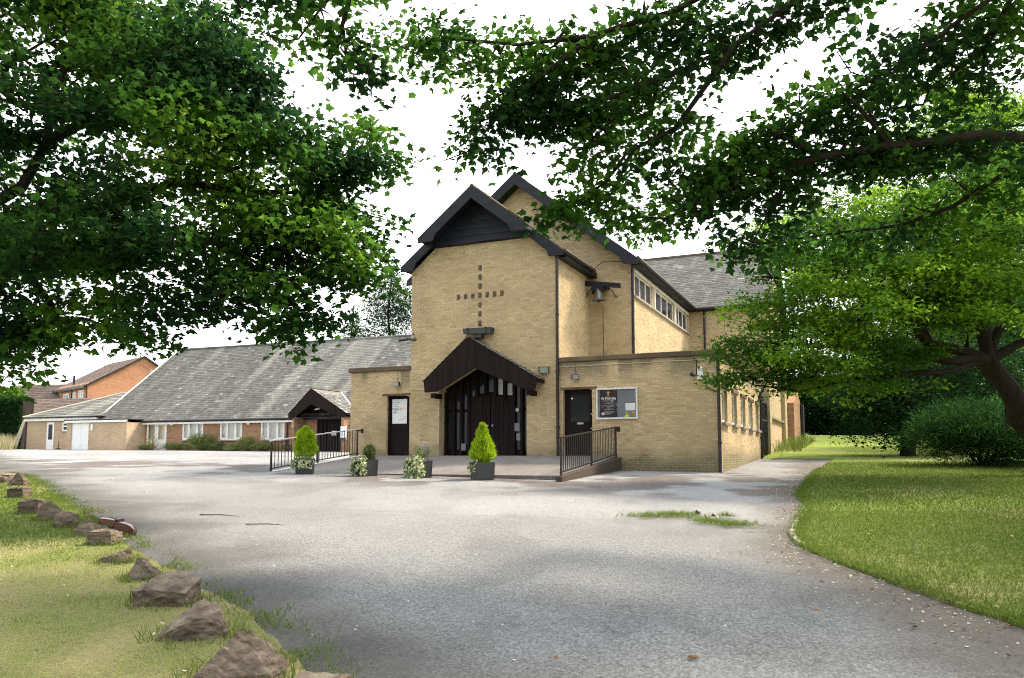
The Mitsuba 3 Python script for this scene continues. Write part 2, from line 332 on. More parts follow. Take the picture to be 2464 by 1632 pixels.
ys = np.array([p[1] for p in RIGHT]); strip = sg.LineString([p for p in RIGHT if p[1] > 1]).buffer(.02)
edge = [p for p in re_ if 2 < p[1] < 21]
w = [max(.03, -.1 + .62 * meshkit.noise(np.array([p[1] * 1.1, 3., 1.])) + .25 * meshkit.noise(np.array([p[1] * 4.3, 7., 1.]))) for p in edge]
strip = sg.Polygon([(x + .03, y) for x, y in edge] + [(x - wi + rg.normal(0, .04), y) for (x, y), wi in list(zip(edge, w))[::-1]]).buffer(0)
strip = max(getattr(strip, 'geoms', [strip]), key=lambda g: g.area)
edgel = [p for p in le if 4.6 < p[1] < 18]
stripl = sg.Polygon([(x - .04, y) for x, y in edgel] + [(x + .03 + .14 * float(meshkit.noise(np.array([y * .8, 9., 1.]))) + rg.normal(0, .04), y) for x, y in edgel[::-1]]).buffer(0)
stripl = max(getattr(stripl, 'geoms', [stripl]), key=lambda g: g.area)
pm = trimesh.util.concatenate([sheet(sg.Polygon([tuple(tw(MC, (u, v, 0))[:2]) for u, v in q]).buffer(0), .5, .004) for q in ([(-.1, -.95), (1.1, -.62), (1.15, -.78), (.3, -1.05), (-.1, -1.08)], [(1.3, -.55), (2.1, -.38), (2.1, -.46), (1.35, -.66)])])
struct('road_marking', pm, m_('concrete'), 'faded pale paint strip on the asphalt by the annexe corner')
# concrete edging of the lawn
kerb = thing('lawn_edging', 'low concrete edging stones along the curved lawn corner', 'edging')
kp = np.array(sg.LineString([(5.30, 14.2), (5.16, 13.92), (4.29, 11.95), (3.75, 10.67), (3.585, 10.02), (3.54, 9.75)]).segmentize(.05).coords)
kl = sg.LineString(kp); nk = 5
for i in range(nk):
    a, b = kl.interpolate(i / nk, True), kl.interpolate((i + .96) / nk, True)
    d = np.array([b.x - a.x, b.y - a.y]); d /= np.linalg.norm(d); o = np.array([-d[1], d[0]]) * .03
    z0, z1 = terr(a.x, a.y), terr(b.x, b.y); V = []
    for (p, z) in ((a, z0), (b, z1)):
        for s in (-1, 1):
            for h in (-.08, .035): V.append([p.x + s * o[0], p.y + s * o[1], z + h + .006 * math.sin(i * 5)])
    put(kerb + '__edging_stone', trimesh.convex.convex_hull(V), m_('concrete'))

# ------------------------------------------------------------------ brick walls
BL, BH, J = .235, .0765, .010
variants = {}
SLOTS = [(a, b) for a in (.1, .5, .9) for b in (.1, .5, .85)]
def brick_mesh(x0, x1, z0, z1, proud, back):
    """front and four sides of one brick in wall coordinates (x along, y outwards negative)"""
    v = [[x0, 0, z0], [x1, 0, z0], [x1, 0, z1], [x0, 0, z1]]
    c = .004
    f = [[x0 + c, -proud, z0 + c], [x1 - c, -proud, z0 + c], [x1 - c, -proud, z1 - c], [x0 + c, -proud, z1 - c]]
    V = np.array(v + f); V[:4, 1] = back
    F = [[4, 5, 6], [4, 6, 7]]
    for i in range(4):
        j = (i + 1) % 4; F += [[i, j, 4 + j], [i, 4 + j, 4 + i]]
    return V, np.array(F)
def brick_wall(key, poly, M, thick=.22, slab='mortar', single=0, seed=1, proud=.007, near=None):
    """a wall: mortar body (thing__wall) and its bricks; M puts x along the wall, -y outwards, z up. single: how many bricks get entries of their own (those first by `near`)"""
    r = np.random.default_rng(seed)
    k = put(key, prism(poly, 0, thick), m_(slab), M)
    P = prep(poly); x0, z0, x1, z1 = poly.bounds; full, cut = [], []
    for j in range(int((z1 - z0) / BH) + 2):
        zb = z0 + j * BH
        for i in range(-1, int((x1 - x0) / BL) + 2):
            xb = x0 + (i + .5 * (j % 2)) * BL
            b = sg.box(xb + J / 2, zb + J / 2, xb + BL - J / 2, zb + BH - J / 2)
            if P.contains(b): full.append((xb + J / 2, xb + BL - J / 2, zb + J / 2, zb + BH - J / 2))
            elif P.intersects(b):
                for q in getattr(poly.intersection(b), 'geoms', [poly.intersection(b)]):
                    if isinstance(q, sg.Polygon) and q.area > 2e-4: cut.append(q)
    if single:
        full.sort(key=near); mine, full = full[:single], full[single:]
        for b in mine:
            s = r.integers(len(SLOTS))
            if ('b', s) not in variants:
                V, F = brick_mesh(0, BL - J, 0, BH - J, proud, .0)
                variants['b', s] = ply(tri(V, F), m_('brick'), uv=np.tile(SLOTS[s], (8, 1)))
            A = np.eye(4); A[:3, 3] = [b[0], -r.uniform(0, .0025), b[2]]
            scene[num(k + '__brick')] = {**variants['b', s], 'to_world': T((M @ A).tolist())}
    Vs, Fs, uv, o = [], [], [], 0
    for b in full:
        V, F = brick_mesh(*b, proud + r.uniform(-.002, .002), 0); Vs.append(V); Fs.append(F + o); o += 8
        uv.append(np.tile([r.random(), r.random()], (8, 1)))
    for q in cut:
        if q.interiors: continue
        c = np.array(q.exterior.coords)[:-1]; n = len(c)
        if not q.exterior.is_ccw: c = c[::-1]
        V = np.vstack([np.column_stack([c[:, 0], np.full(n, -proud), c[:, 1]]), np.column_stack([c[:, 0], np.zeros(n), c[:, 1]])])
        F = [[0, i, i + 1] for i in range(1, n - 1)] + [[n + i, n + (i + 1) % n, (i + 1) % n] for i in range(n)] + [[n + i, (i + 1) % n, i] for i in range(n)]
        Vs.append(V); Fs.append(np.array(F) + o); o += 2 * n; uv.append(np.tile([r.random(), r.random()], (2 * n, 1)))
    if Vs:
        kk = put(k + '__brickwork', tri(np.vstack(Vs), np.vstack(Fs)), m_('brick'), M, uv=np.vstack(uv)); tag(kk, kind='stuff')
    return k
def side_frame(M, u, v):
    """frame of a wall that runs along +v and faces +u at the given corner: x along v, -y outwards (+u)"""
    A = np.eye(4); A[:3, 0] = [0, 1, 0]; A[:3, 1] = [-1, 0, 0]; A[:3, 2] = [0, 0, 1]; A[:3, 3] = [u, v, 0]
    return M @ A
def shift(M, u=0, v=0, z=0):
    A = np.eye(4); A[:3, 3] = [u, v, z]; return M @ A
def slates(key, A, Bp, Cp, D, M, dw=.28, dh=.19, mat='slate', seed=3, thick=.012, clip=None):
    """slates over the quad A (eaves left) B (eaves right) C (ridge right) D (ridge left): real overlapping pieces, one mesh"""
    A, Bp, Cp, D = (np.asarray(x, float) for x in (A, Bp, Cp, D)); r = np.random.default_rng(seed)
    h = np.linalg.norm((D + Cp - A - Bp) / 2); rows = max(1, int(round(h / dh)))
    nrm = np.cross(Bp - A, D - A); nrm /= np.linalg.norm(nrm); Vs, Fs, uv, o = [], [], [], 0
    for j in range(rows):
        t0, t1 = j / rows, min(1, (j + 1.25) / rows)
        L0, R0, L1, R1 = A + (D - A) * t0, Bp + (Cp - Bp) * t0, A + (D - A) * t1, Bp + (Cp - Bp) * t1
        w = np.linalg.norm(R0 - L0); nc = max(1, int(round(w / dw)))
        for i in range(-1, nc + 1):
            s0, s1 = (i + .5 * (j % 2)) / nc, (i + 1 + .5 * (j % 2)) / nc
            s0, s1 = max(0, s0), min(1, s1)
            if s1 - s0 < .1 / nc: continue
            g = .004 / w; s0 += g; s1 -= g; e = r.normal(0, .004, 2); lift = thick + r.uniform(0, .008)
            p = [L0 + (R0 - L0) * s0, L0 + (R0 - L0) * s1, L1 + (R1 - L1) * s1, L1 + (R1 - L1) * s0]
            dn = (L0 - L1) / np.linalg.norm(L0 - L1) * e[0]
            v = [p[0] + nrm * lift + dn, p[1] + nrm * lift + dn, p[2] + nrm * .002, p[3] + nrm * .002, p[0] + dn, p[1] + dn]
            Vs += v; Fs += [[o, o + 1, o + 2], [o, o + 2, o + 3], [o + 4, o + 5, o + 1], [o + 4, o + 1, o]]; o += 6
            uv += [[r.random(), r.random()]] * 6
    k = put(key, tri(Vs, Fs), m_(mat), M, uv=np.array(uv)); tag(k, kind='stuff'); return k

# ------------------------------------------------------------------ the church
ch = thing('church', 'buff brick church with two dark gables, timber porch and flat-roofed annexes', 'church')
TL, TR, TC = -10.47, -5.07, -7.77
ZF = 1.05                                     # bottom of walls
opening = sg.Polygon([(-9.33, ZF - 1), (-6.12, ZF - 1), (-6.12, 3.75), (-7.72, 4.6), (-9.33, 3.75)])
tower_poly = sg.Polygon([(TL, ZF), (TR, ZF), (TR, 7.92), (TC + 1.75, 8.72), (TC - 1.75, 8.72), (TL, 7.92)]).difference(opening)
cross = [(-7.81, z) for z in (7.85, 7.53, 7.22, 6.91, 6.59, 6.28, 5.97)] + [(-7.81 + d * .27, 6.91) for d in (-3, -2, -1, 1, 2, 3)]
cross_holes = [sg.box(x - .062, z - .098, x + .062, z + .098) for x, z in cross]
tower = brick_wall(ch + '__gable_wall', tower_poly.difference(unary_union(cross_holes)), MC, seed=11)
for x, z in cross:
    k = put(ch + '__cross_block', [box(x - .061, x + .061, .07, .12, z - .097, z + .097), cbox(x - .055, x + .055, -.035, .10, z + .006, z + .085, .006), cbox(x - .055, x + .055, -.035, .10, z - .078, z - .006, .006),
             box(x - .012, x + .012, -.05, -.034, z - .06, z + .06)], m_('rock'), MC)
front_door = sg.Polygon([(-4.87, ZF - 1), (-3.91, ZF - 1), (-3.91, 3.64), (-4.87, 3.64)])
anR = brick_wall(ch + '__annexe_wall', sg.box(TR, .85, 0, 4.5).difference(front_door), shift(MC, 0, .003), seed=12, single=300, near=lambda b: -b[0] * 1.0 + .02 * b[2])
lost_door = sg.Polygon([(-11.43, ZF - 1), (-10.51, ZF - 1), (-10.51, 3.64), (-11.43, 3.64)])
anL = brick_wall(ch + '__annexe_wall', sg.box(-12.96, ZF, TL, 4.5).difference(lost_door), shift(MC, 0, .003), seed=13)
wins = [(.22, 1.27), (2.22, 3.34), (4.24, 5.43), (6.3, 7.5), (8.4, 9.4)]
wpoly = sg.box(.22, .85, 9.8, 4.5)
for a, b in wins: wpoly = wpoly.difference(sg.box(a, 2.54, b, 3.53))
MS = side_frame(MC, 0, 0)
brick_wall(ch + '__annexe_wall', wpoly, MS, seed=14)
# tower flank, nave front, clerestory wall, transept
brick_wall(ch + '__gable_wall', sg.box(.22, 4.3, 3.4, 8.05), side_frame(MC, TR, 0), seed=15)
put(ch + '__gable_wall', box(TL, TL + .22, .22, 3.4, ZF, 8.05), m_('mortar'), MC)
NR, NL, NV = -3.5, -12.1, 3.4
nave_poly = sg.Polygon([(NL, 4.3), (NR, 4.3), (NR, 8.25), (-7.8, 11.75), (NL, 8.25)])
brick_wall(ch + '__nave_wall', nave_poly, shift(MC, 0, NV), seed=16)
bays = [(3.8, 6.4), (6.98, 10.3), (10.65, 13.25)]
cl = sg.box(NV + .22, 4.3, 13.67, 8.35)
for a, b in bays: cl = cl.difference(sg.box(a, 7.25, b, 8.1))
brick_wall(ch + '__nave_wall', cl, side_frame(MC, NR, 0), seed=17)
put(ch + '__nave_wall', box(NL, NL + .22, NV + .22, 22, ZF, 8.3), m_('mortar'), MC)
brick_wall(ch + '__transept_wall', sg.box(NR, 4.3, 0, 8.45), shift(MC, 0, 13.67), seed=18)
put(ch + '__transept_wall', prism([(13.9, 1.2), (24, 1.2), (24, 8.4), (18.6, 12.0), (13.9, 8.4)], -.3, -.05, 'yz'), m_('mortar'), MC)
# copings of the flat roofs, rainwater goods
put(ch + '__coping', [cbox(TR + .02, .07, -.08, .32, 4.505, 4.66, .015), cbox(-.26, .085, .32, 9.86, 4.505, 4.66, .015)], m_('coping'), MC)
put(ch + '__coping', [cbox(-13.03, TL - .003, -.08, .32, 4.505, 4.66, .015)], m_('coping'), MC)
put(ch + '__flat_roof', [box(TR, -.2, .3, 13.6, 4.3, 4.42), box(-12.9, TL, .3, 6, 4.3, 4.42)], m_('concrete'), MC)
put(ch + '__annexe_wall', [box(-12.96, -12.74, .23, 6, ZF, 4.5)], m_('mortar'), MC)
def pipe(u, v, z0, z1, r=.05, hopper=False):
    m = [tube([(u, v, z0), (u, v, z1)], r, 10)]
    for z in np.arange(z0 + .9, z1 - .3, 1.8): m.append(tube([(u, v, z), (u, v, z + .08)], r * 1.28, 10))
    if hopper: m.append(cbox(u - .13, u + .13, v - .12, v + .1, z1 - .02, z1 + .22, .03))
    return put(ch + '__downpipe', m, m_('dark_pipe'), MC, smooth=40)
pipe(TR + .045, -.075, 1.5, 7.95); pipe(NR + .05, NV - .08, 4.67, 8.2); pipe(-.03, -.075, .98, 4.5); pipe(-2.77, 13.55, 4.5, 8.3); pipe(.08, 9.62, 1.3, 3.75, .05, True)
# roofs: gable front (upper tier stands forward), nave, transept
def roof_pair(key, uc, zr, slope, half, v0, v1, th=.12, sl=True, seed=5, both=True, under='timber'):
    for s in ((1, -1) if both else (1,)):
        u1, z1 = uc + s * half, zr - slope * half
        k = put(key, prism([(uc, zr), (u1, z1), (u1, z1 - th), (uc, zr - th)][::s], v0, v1), m_(under), MC)
        if sl:
            a, b, c, d = (u1, v0, z1 + .004), (u1, v1, z1 + .004), (uc, v1, zr + .004), (uc, v0, zr + .004)
            if s < 0: a, b, c, d = b, a, d, c
            slates(k + '__slates', a, b, c, d, MC, seed=seed + s)
SLP = .787
roof_pair(ch + '__roof', TC, 10.45, SLP, 1.98, -.75, -.2, seed=21)
roof_pair(ch + '__roof', TC, 10.45 - .004, SLP, 2.98, -.2, NV, seed=25)
roof_pair(ch + '__roof', -7.8, 12.1, .80, 4.62, 2.9, 18.6, seed=29)
put(ch + '__ridge_tiles', [tube([(TC, -.76, 10.45), (TC, NV, 10.45)], .07, 8), tube([(-7.8, 2.88, 12.1), (-7.8, 18.6, 12.1)], .07, 8), tube([(-7.0, 18.0, 12.13), (.2, 18.0, 12.13)], .08, 8)], m_('coping'), MC, smooth=40)
k = put(ch + '__roof', prism([(13.35, 8.42), (18.0, 12.1), (23, 8.2), (23, 8.08), (18.0, 11.98), (13.35, 8.3)], -7.4, .25, 'yz'), m_('timber'), MC)
slates(k + '__slates', (-3.2, 13.35, 8.425), (.25, 13.35, 8.425), (.25, 18.0, 12.105), (-7.2, 18.0, 12.105), MC, dw=.3, dh=.21, seed=33)
# barge boards
def barge(uc, zt, half, slope, v0, v1, wide, end, foot):
    for s in (-1, 1):
        u1, z1 = uc + s * half, zt - slope * half
        P = [(uc, zt), (u1, z1), (u1, z1 - end), (u1 - s * foot, z1 - end + .01), (u1 - s * (foot + .12), z1 + slope * (foot + .12) - wide), (uc, zt - wide)]
        put(ch + '__barge_board', prism(P, v0, v1), m_('timber'), MC)
barge(TC, 10.47, 2.0, SLP, -.80, -.755, .44, .17, .55)
for s in (-1, 1):
    a, b = 1.75, 3.0
    z = lambda d: 10.46 - SLP * d
    put(ch + '__barge_board', prism([(TC + s * a, z(a)), (TC + s * b, z(b)), (TC + s * b, z(b) - .17), (TC + s * (b - .48), z(b) - .16), (TC + s * (b - .58), z(b - .58) - .36), (TC + s * a, z(a) - .36)], -.26, -.205), m_('timber'), MC)
barge(-7.8, 12.12, 4.64, .80, 2.85, 2.895, .44, .2, .5)
# weatherboards of the front gable
rb = np.random.default_rng(4)
for i in range(6):
    z0, z1 = 8.72 + i * .24, 8.72 + i * .24 + .27
    h0 = max(.05, (10.33 - z0) / SLP - .0); h1 = max(.02, (10.33 - z1) / SLP)
    xs = np.linspace(-h0, h0, 14); low = [(TC + x, z0 + .018 * math.sin(x * 3.1 + i * 2) + rb.normal(0, .006)) for x in xs]
    P = sg.Polygon(low + [(TC + h1, z1), (TC - h1, z1)]).buffer(0)
    m = prism(P, 0, .028); v = m.vertices.copy(); v[:, 1] += -.10 - .03 * (1 - (v[:, 2] - z0) / .27) ; put(ch + '__weatherboard', tri(v, m.faces), m_('timber'), MC)
put(ch + '__gable_soffit', [prism([(TC - 2.2, 8.70), (TC + 2.2, 8.70), (TC + 1.9, 8.95), (TC, 10.3), (TC - 1.9, 8.95)], -.06, .02)], m_('timber'), MC)
put(ch + '__eaves_gutter', [tube([(TR + .36, -.2, 8.08), (TR + .36, NV - .5, 8.08)], .06, 8), tube([(-3.14, 2.9, 8.4), (-3.14, 13.5, 8.4)], .06, 8), tube([(-3.1, 13.3, 8.38), (.25, 13.3, 8.38)], .06, 8)], m_('dark_pipe'), MC, smooth=40)
put(ch + '__eaves_board', [box(TR + .01, TR + .3, .1, NV - .03, 7.93, 7.96), box(NR + .01, -3.2, NV, 13.6, 8.28, 8.31), box(-3.1, .2, 13.4, 13.66, 8.28, 8.31)], m_('timber'), MC)
# clerestory windows
for a, b in bays:
    wk = put(ch + '__window', [box(NR - .10, NR - .05, a, b, 7.25, 7.30), box(NR - .10, NR - .05, a, b, 8.05, 8.1)] + [box(NR - .11, NR - .04, y - .025, y + .025, 7.30, 8.05) for y in np.linspace(a + .025, b - .025, 4)], m_('white'), MC)
    for y0, y1 in zip(np.linspace(a + .025, b - .025, 4)[:-1], np.linspace(a + .025, b - .025, 4)[1:]):
        put(wk + '__pane', box(NR - .078, NR - .072, y0 + .026, y1 - .026, 7.30, 8.05), m_('dark_pane'), MC)
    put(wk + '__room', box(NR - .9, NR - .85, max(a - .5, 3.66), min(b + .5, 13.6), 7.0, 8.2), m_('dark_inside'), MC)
put(ch + '__sill', [cbox(NR - .05, NR + .10, 3.6, 13.55, 7.16, 7.245, .01), ], m_('concrete'), MC)
for y in (6.69, 10.47): put(ch + '__mullion', box(NR - .03, NR + .05, y - .08, y + .08, 7.25, 8.1), m_('offwhite'), MC)
put(ch + '__window_head', box(NR - .03, NR + .045, 3.7, 13.4, 8.105, 8.2), m_('offwhite'), MC)
# annexe flank windows
for a, b in wins:
    wk = put(ch + '__window', [box(-.14, -.08, a, a + .06, 2.6, 3.5), box(-.14, -.08, b - .06, b, 2.6, 3.5), box(-.14, -.08, a, b, 2.54, 2.62), box(-.14, -.08, a, b, 3.46, 3.53), box(-.14, -.08, (a + b) / 2 - .03, (a + b) / 2 + .03, 2.62, 3.46)], m_('white'), MC)
    put(wk + '__pane', box(-.113, -.107, a + .05, b - .05, 2.62, 3.46), m_('glass'), MC)
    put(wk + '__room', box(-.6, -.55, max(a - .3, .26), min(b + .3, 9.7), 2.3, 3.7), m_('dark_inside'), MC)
    put(ch + '__sill', cbox(-.07, .12, a - .05, b + .05, 2.44, 2.535, .012), m_('stone'), MC)
    put(ch + '__lintel', cbox(-.05, .07, a - .06, b + .06, 3.535, 3.66, .012), m_('coping'), MC)
# flank beyond the annexe: gate, piers, tall window, chapel of red brick
put(ch + '__pier', box(-.35, .12, 12.75, 13.6, 1.3, 6.6), m_('mortar'), MC); put(ch + '__pier', box(-.3, .15, 20.3, 21.4, 1.3, 6.6), m_('mortar'), MC)
put(ch + '__flank_wall', [box(-.3, -.04, 13.6, 20.3, 1.3, 3.3), box(-.3, -.04, 13.6, 20.3, 6.0, 6.6)], m_('buff_brick'), MC)
wk = put(ch + '__window', [box(-.2, -.1, y - .05, y + .05, 3.3, 6.0) for y in np.linspace(13.65, 20.25, 7)] + [box(-.2, -.1, 13.6, 20.3, 4.6, 4.7)], m_('offwhite'), MC)
put(wk + '__pane', box(-.16, -.15, 13.6, 20.3, 3.3, 6.0), m_('glass'), MC)
put(wk + '__room', box(-1.2, -1.1, 13.6, 20.3, 3.0, 6.2), m_('blind'), MC)
put(ch + '__sill', box(-.1, .1, 13.62, 20.28, 3.22, 3.31), m_('stone'), MC)
put(ch + '__chapel_wall', [prism([(22.2, 1.3), (28.5, 1.3), (28.5, 4.4), (25.5, 5.2), (22.2, 4.4)], .05, .45, 'yz')], m_('red_brick'), MC)
put(ch + '__downpipe', [tube([(.52, 27.2, 1.6), (.52, 27.2, 4.6)], .16, 8)], m_('dark_pipe'), MC, smooth=40)
gt = thing('iron_gate', 'black iron bar gate beyond the annexe side wall', 'gate')
for y in np.linspace(9.98, 12.6, 9): put(gt + '__bar', tube([(.0, y, 1.42), (.0, y, 3.78)], .03, 6), m_('black_iron'), MC)
for z in (1.5, 3.0, 3.76): put(gt + '__rail', box(-.025, .025, 9.9, 12.72, z, z + .06), m_('black_iron'), MC)
# doors
dk = put(ch + '__door', [box(-11.43, -10.515, .18, .23, 1.55, 3.64), cbox(-11.38, -10.56, .165, .18, 1.62, 2.3, .01), cbox(-11.38, -10.56, .165, .18, 2.42, 3.56, .01)], m_('door_wood'), MC); tag(dk, 'dark stained door with a white poster')
put(ch + '__door_frame', [box(-11.43, -11.37, .1, .18, 1.55, 3.64), box(-11.43, -10.51, .1, .18, 3.58, 3.64)], m_('door_wood'), MC)
put(ch + '__lintel', cbox(-11.6, TL - .01, -.05, .06, 3.645, 3.70, .008), m_('coping'), MC)
put(ch + '__lintel', cbox(-4.95, -3.74, -.05, .06, 3.645, 3.70, .008), m_('coping'), MC)
dk = put(ch + '__door', [box(-4.87, -3.91, .16, .20, 1.5, 2.62), box(-4.87, -4.68, .16, .20, 2.62, 3.64), box(-4.05, -3.91, .16, .20, 2.62, 3.64), box(-4.68, -4.05, .16, .20, 3.46, 3.64), cbox(-4.75, -4.02, .145, .16, 1.65, 2.45, .01)], m_('door_wood'), MC); tag(dk, 'dark door with an upper glass pane and letter plate')
put(dk + '__pane', box(-4.68, -4.05, .18, .186, 2.62, 3.46), m_('dark_pane'), MC)
put(dk + '__notice', prism([(-4.66, 3.40), (-4.58, 3.36), (-4.66, 3.32)], .168, .172), m_('paper'), MC)
put(dk + '__letter_plate', cbox(-4.46, -4.24, .14, .16, 2.53, 2.59, .006), m_('tin'), MC)
for z in (2.4, 2.85): put(dk + '__lock', tube([(-3.98, .16, z), (-3.98, .13, z)], .025, 10), m_('tin'), MC)
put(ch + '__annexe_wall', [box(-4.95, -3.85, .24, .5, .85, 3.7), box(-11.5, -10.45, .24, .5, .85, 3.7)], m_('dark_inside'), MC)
# porch
pk = put(ch + '__porch', [prism([(-7.96, 5.43), (-9.60, 4.02), (-9.57, 3.65), (-9.10, 3.67), (-7.735, 4.40), (-7.96, 4.40)][::-1], -.60, -.54), prism([(-7.96, 5.43), (-5.515, 3.97), (-5.60, 3.60), (-5.86, 3.61), (-7.735, 4.40), (-7.96, 4.40)], -.60, -.54)], m_('door_wood'), MC); tag(pk, 'open timber porch gable over the main entrance')
for s, (u1, z1) in ((-1, (-9.63, 4.02)), (1, (-5.49, 3.975))):
    put(pk + '__rafter', prism([(-7.96, 5.40), (u1, z1 - .03), (u1, z1 - .13), (-7.96, 5.27)][::s], -.54, -.003), m_('door_wood'), MC)
    A, Bq, Cq, Dq = (u1, -.62, z1 - .01), (u1, -.01, z1 - .01), (-7.96, -.01, 5.43), (-7.96, -.62, 5.43)
    if s < 0: A, Bq, Cq, Dq = Bq, A, Dq, Cq
    slates(pk + '__slates', A, Bq, Cq, Dq, MC, dw=.26, dh=.19, seed=44 + s, thick=.03)
    put(pk + '__plate', cbox(u1 - s * .42, u1 - s * .26, -.53, -.01, 3.46, 3.62, .01), m_('door_wood'), MC)
put(pk + '__ridge', [tube([(-7.96, -.63, 5.44), (-7.96, -.01, 5.44)], .05, 8)], m_('coping'), MC, smooth=40)
put(pk + '__reveal', [box(-9.55, -9.335, .002, .55, 1.2, 3.9), box(-6.115, -5.9, .23, .55, 1.2, 3.9)], m_('brick'), MC, rand=(.4, .5))
posts = [-9.33, -8.99, -8.72, -8.45, -8.22]
sc = put(pk + '__screen', [box(-9.33, -6.12, .50, .55, 1.5, 4.62)], m_('door_wood'), MC); tag(sc, 'dark timber entrance screen with narrow glazing strips')
for u in (-9.30, -8.99, -8.70, -8.42, -8.12, -7.78, -7.42, -7.08, -6.74, -6.46, -6.17):
    top = 4.58 - abs(u + 7.72) * .55
    put(sc + '__post', box(u - .045, u + .045, .36, .50, 1.5 if u < -8.3 or u > -6.9 else 3.62 - abs(u + 7.72) * .35, top), m_('door_wood'), MC)
for u0, u1 in ((-9.25, -9.04), (-8.94, -8.75), (-8.65, -8.47), (-6.69, -6.51), (-6.41, -6.22)):
    put(sc + '__pane', box(u0, u1, .47, .49, 1.75, 3.02), m_('dark_pane'), MC); put(sc + '__pane', box(u0, u1, .47, .49, 3.12, 3.72 + (.12 if -9 < u0 < -6.5 else 0)), m_('dark_pane'), MC)
for u0, u1 in ((-8.37, -8.17), (-8.06, -7.84), (-7.72, -7.48), (-7.36, -7.14), (-7.02, -6.80)):
    c = (u0 + u1) / 2; put(sc + '__pane', box(u0, u1, .47, .49, 3.72 - abs(c + 7.72) * .3, 4.36 - abs(c + 7.72) * .5), m_('lamp_glass' if -7.4 < c < -6.8 else 'dark_pane'), MC)
for u0, u1 in ((-8.38, -7.62), (-7.60, -6.80)):
    d = put(sc + '__door', [cbox(u0 + i * (u1 - u0) / 5 + .004, u0 + (i + 1) * (u1 - u0) / 5 - .004, .42, .47, 1.52, 3.55, .006) for i in range(5)], m_('door_wood'), MC)
    put(d + '__handle', tube([(u0 + .08 if u0 > -7.7 else u1 - .08, .42, 2.55), (u0 + .08 if u0 > -7.7 else u1 - .08, .37, 2.55)], .03, 10), m_('tin'), MC)
put(sc + '__notice', tube([(-6.60, .355, 3.05), (-6.60, .35, 3.05)], .07, 14), m_('grey_print'), MC)
put(sc + '__notice', [cbox(-6.7, -6.52, .352, .358, 2.35, 2.62, .001), cbox(-6.64, -6.5, .352, .358, 2.05, 2.28, .001)], m_('board_grey'), MC)
put(sc + '__notice', [cbox(-8.68, -8.5, .352, .358, 1.72, 1.95, .001)], m_('board_grey'), MC)
# stone trough over the porch
put(ch + '__stone_trough', [prism([(-8.28, 5.60), (-7.30, 5.55), (-7.27, 5.76), (-8.30, 5.77)], -.30, -.01), cbox(-8.15, -8.10, -.34, -.02, 5.6, 5.79, .008), cbox(-7.48, -7.43, -.34, -.02, 5.57, 5.78, .008), box(-7.9, -7.65, -.22, -.005, 5.44, 5.57)], m_('planter'), MC)
# conduits on the walls
for pc in [tube([(TR + .1, -.02, 4.36), (-.55, -.02, 4.38), (-.1, -.02, 4.40), (-.02, -.02, 4.30), (-.02, -.02, 4.05)], .012, 5), tube([(-5.4, -.02, 4.42), (-5.1, -.02, 4.42)], .012, 5),
     tube([(-5.62, -.02, 4.18), (-5.62, -.02, 3.86), (-5.68, -.02, 3.80), (-5.95, -.02, 3.79)], .014, 5), tube([(-5.62, -.02, 4.06), (-5.5, -.02, 4.06), (-5.46, -.02, 4.16)], .012, 5), tube([(-9.92, -.02, 3.81), (-10.46, -.02, 3.83)], .014, 5)]: put(ch + '__conduit', pc, m_('pale_conduit'), MC)
for pc in [tube([(-.75, -.03, 4.44), (-.66, -.03, 4.36), (-.66, -.03, 3.95), (-.76, -.03, 3.9)], .022, 6), tube([(-4.46, -.02, 4.46), (-4.44, -.02, 4.05)], .007, 4), tube([(-5.02, 2.9, 8.0), (-4.8, 3.2, 8.25), (-4.5, 3.3, 8.5), (-3.7, 3.35, 8.42)], .014, 5),
     tube([(-10.99, -.02, 4.5), (-10.98, -.02, 4.1)], .007, 4), tube([(-4.56, 3.36, 6.9), (-4.55, 3.36, 4.7)], .01, 4)]: put(ch + '__cable', pc, m_('dark_pipe'), MC)

# ------------------------------------------------------------------ things on the church walls
def flood(name, label, u, v, z, s, yaw, tilt, M=MC, mat='grey_metal'):
    t = thing(name, label, 'floodlight')
    A = np.eye(4); cy, sy, ct, st = math.cos(yaw), math.sin(yaw), math.cos(tilt), math.sin(tilt)
    R = np.array([[cy, -sy, 0], [sy, cy, 0], [0, 0, 1]]) @ np.array([[1, 0, 0], [0, ct, -st], [0, st, ct]])
    A[:3, :3] = R * s; A[:3, 3] = [u, v - .12, z]
    body = trimesh.convex.convex_hull([[x * w, y, zz * h] for y, w, h in ((-.28, .5, .36), (-.22, .5, .36), (.2, .26, .2)) for x in (-1, 1) for zz in (-1, 1)])
    put(t + '__body', body, m_(mat), M @ A)
    put(t + '__lens', box(-.44, .44, -.295, -.281, -.3, .3), m_('lamp_glass'), M @ A)
    put(t + '__bracket', [box(-.56, -.51, -.1, .1, -.3, .3), box(.51, .56, -.1, .1, -.3, .3), box(-.56, .56, .1, .3, -.35, -.28)], m_('black_plastic'), M @ A)
    put(t + '__mount', tube([(u, v - .1, z - .02), (u, v, z - .03)], .03, 8), m_('black_plastic'), M)
flood('floodlight', 'square grey floodlight high on the wall right of the porch', -5.47, 0, 4.30, .30, .35, .45)
flood('floodlight', 'small dark floodlight above the glazed annexe door', -4.42, 0, 4.02, .22, .6, .25, mat='black_plastic')
flood('floodlight', 'small brown floodlight above the door with the poster', -10.96, 0, 4.03, .24, -.1, .2)
t = thing('security_camera', 'grey bullet camera and goose-neck lamp at the left edge of the gable wall', 'camera')
put(t + '__camera_body', [tube([(-10.9, -.1, 5.55), (-10.55, -.12, 5.57)], .05, 10), box(-10.55, -10.45, -.14, -.02, 5.53, 5.6)], m_('black_plastic'), MC, smooth=40)
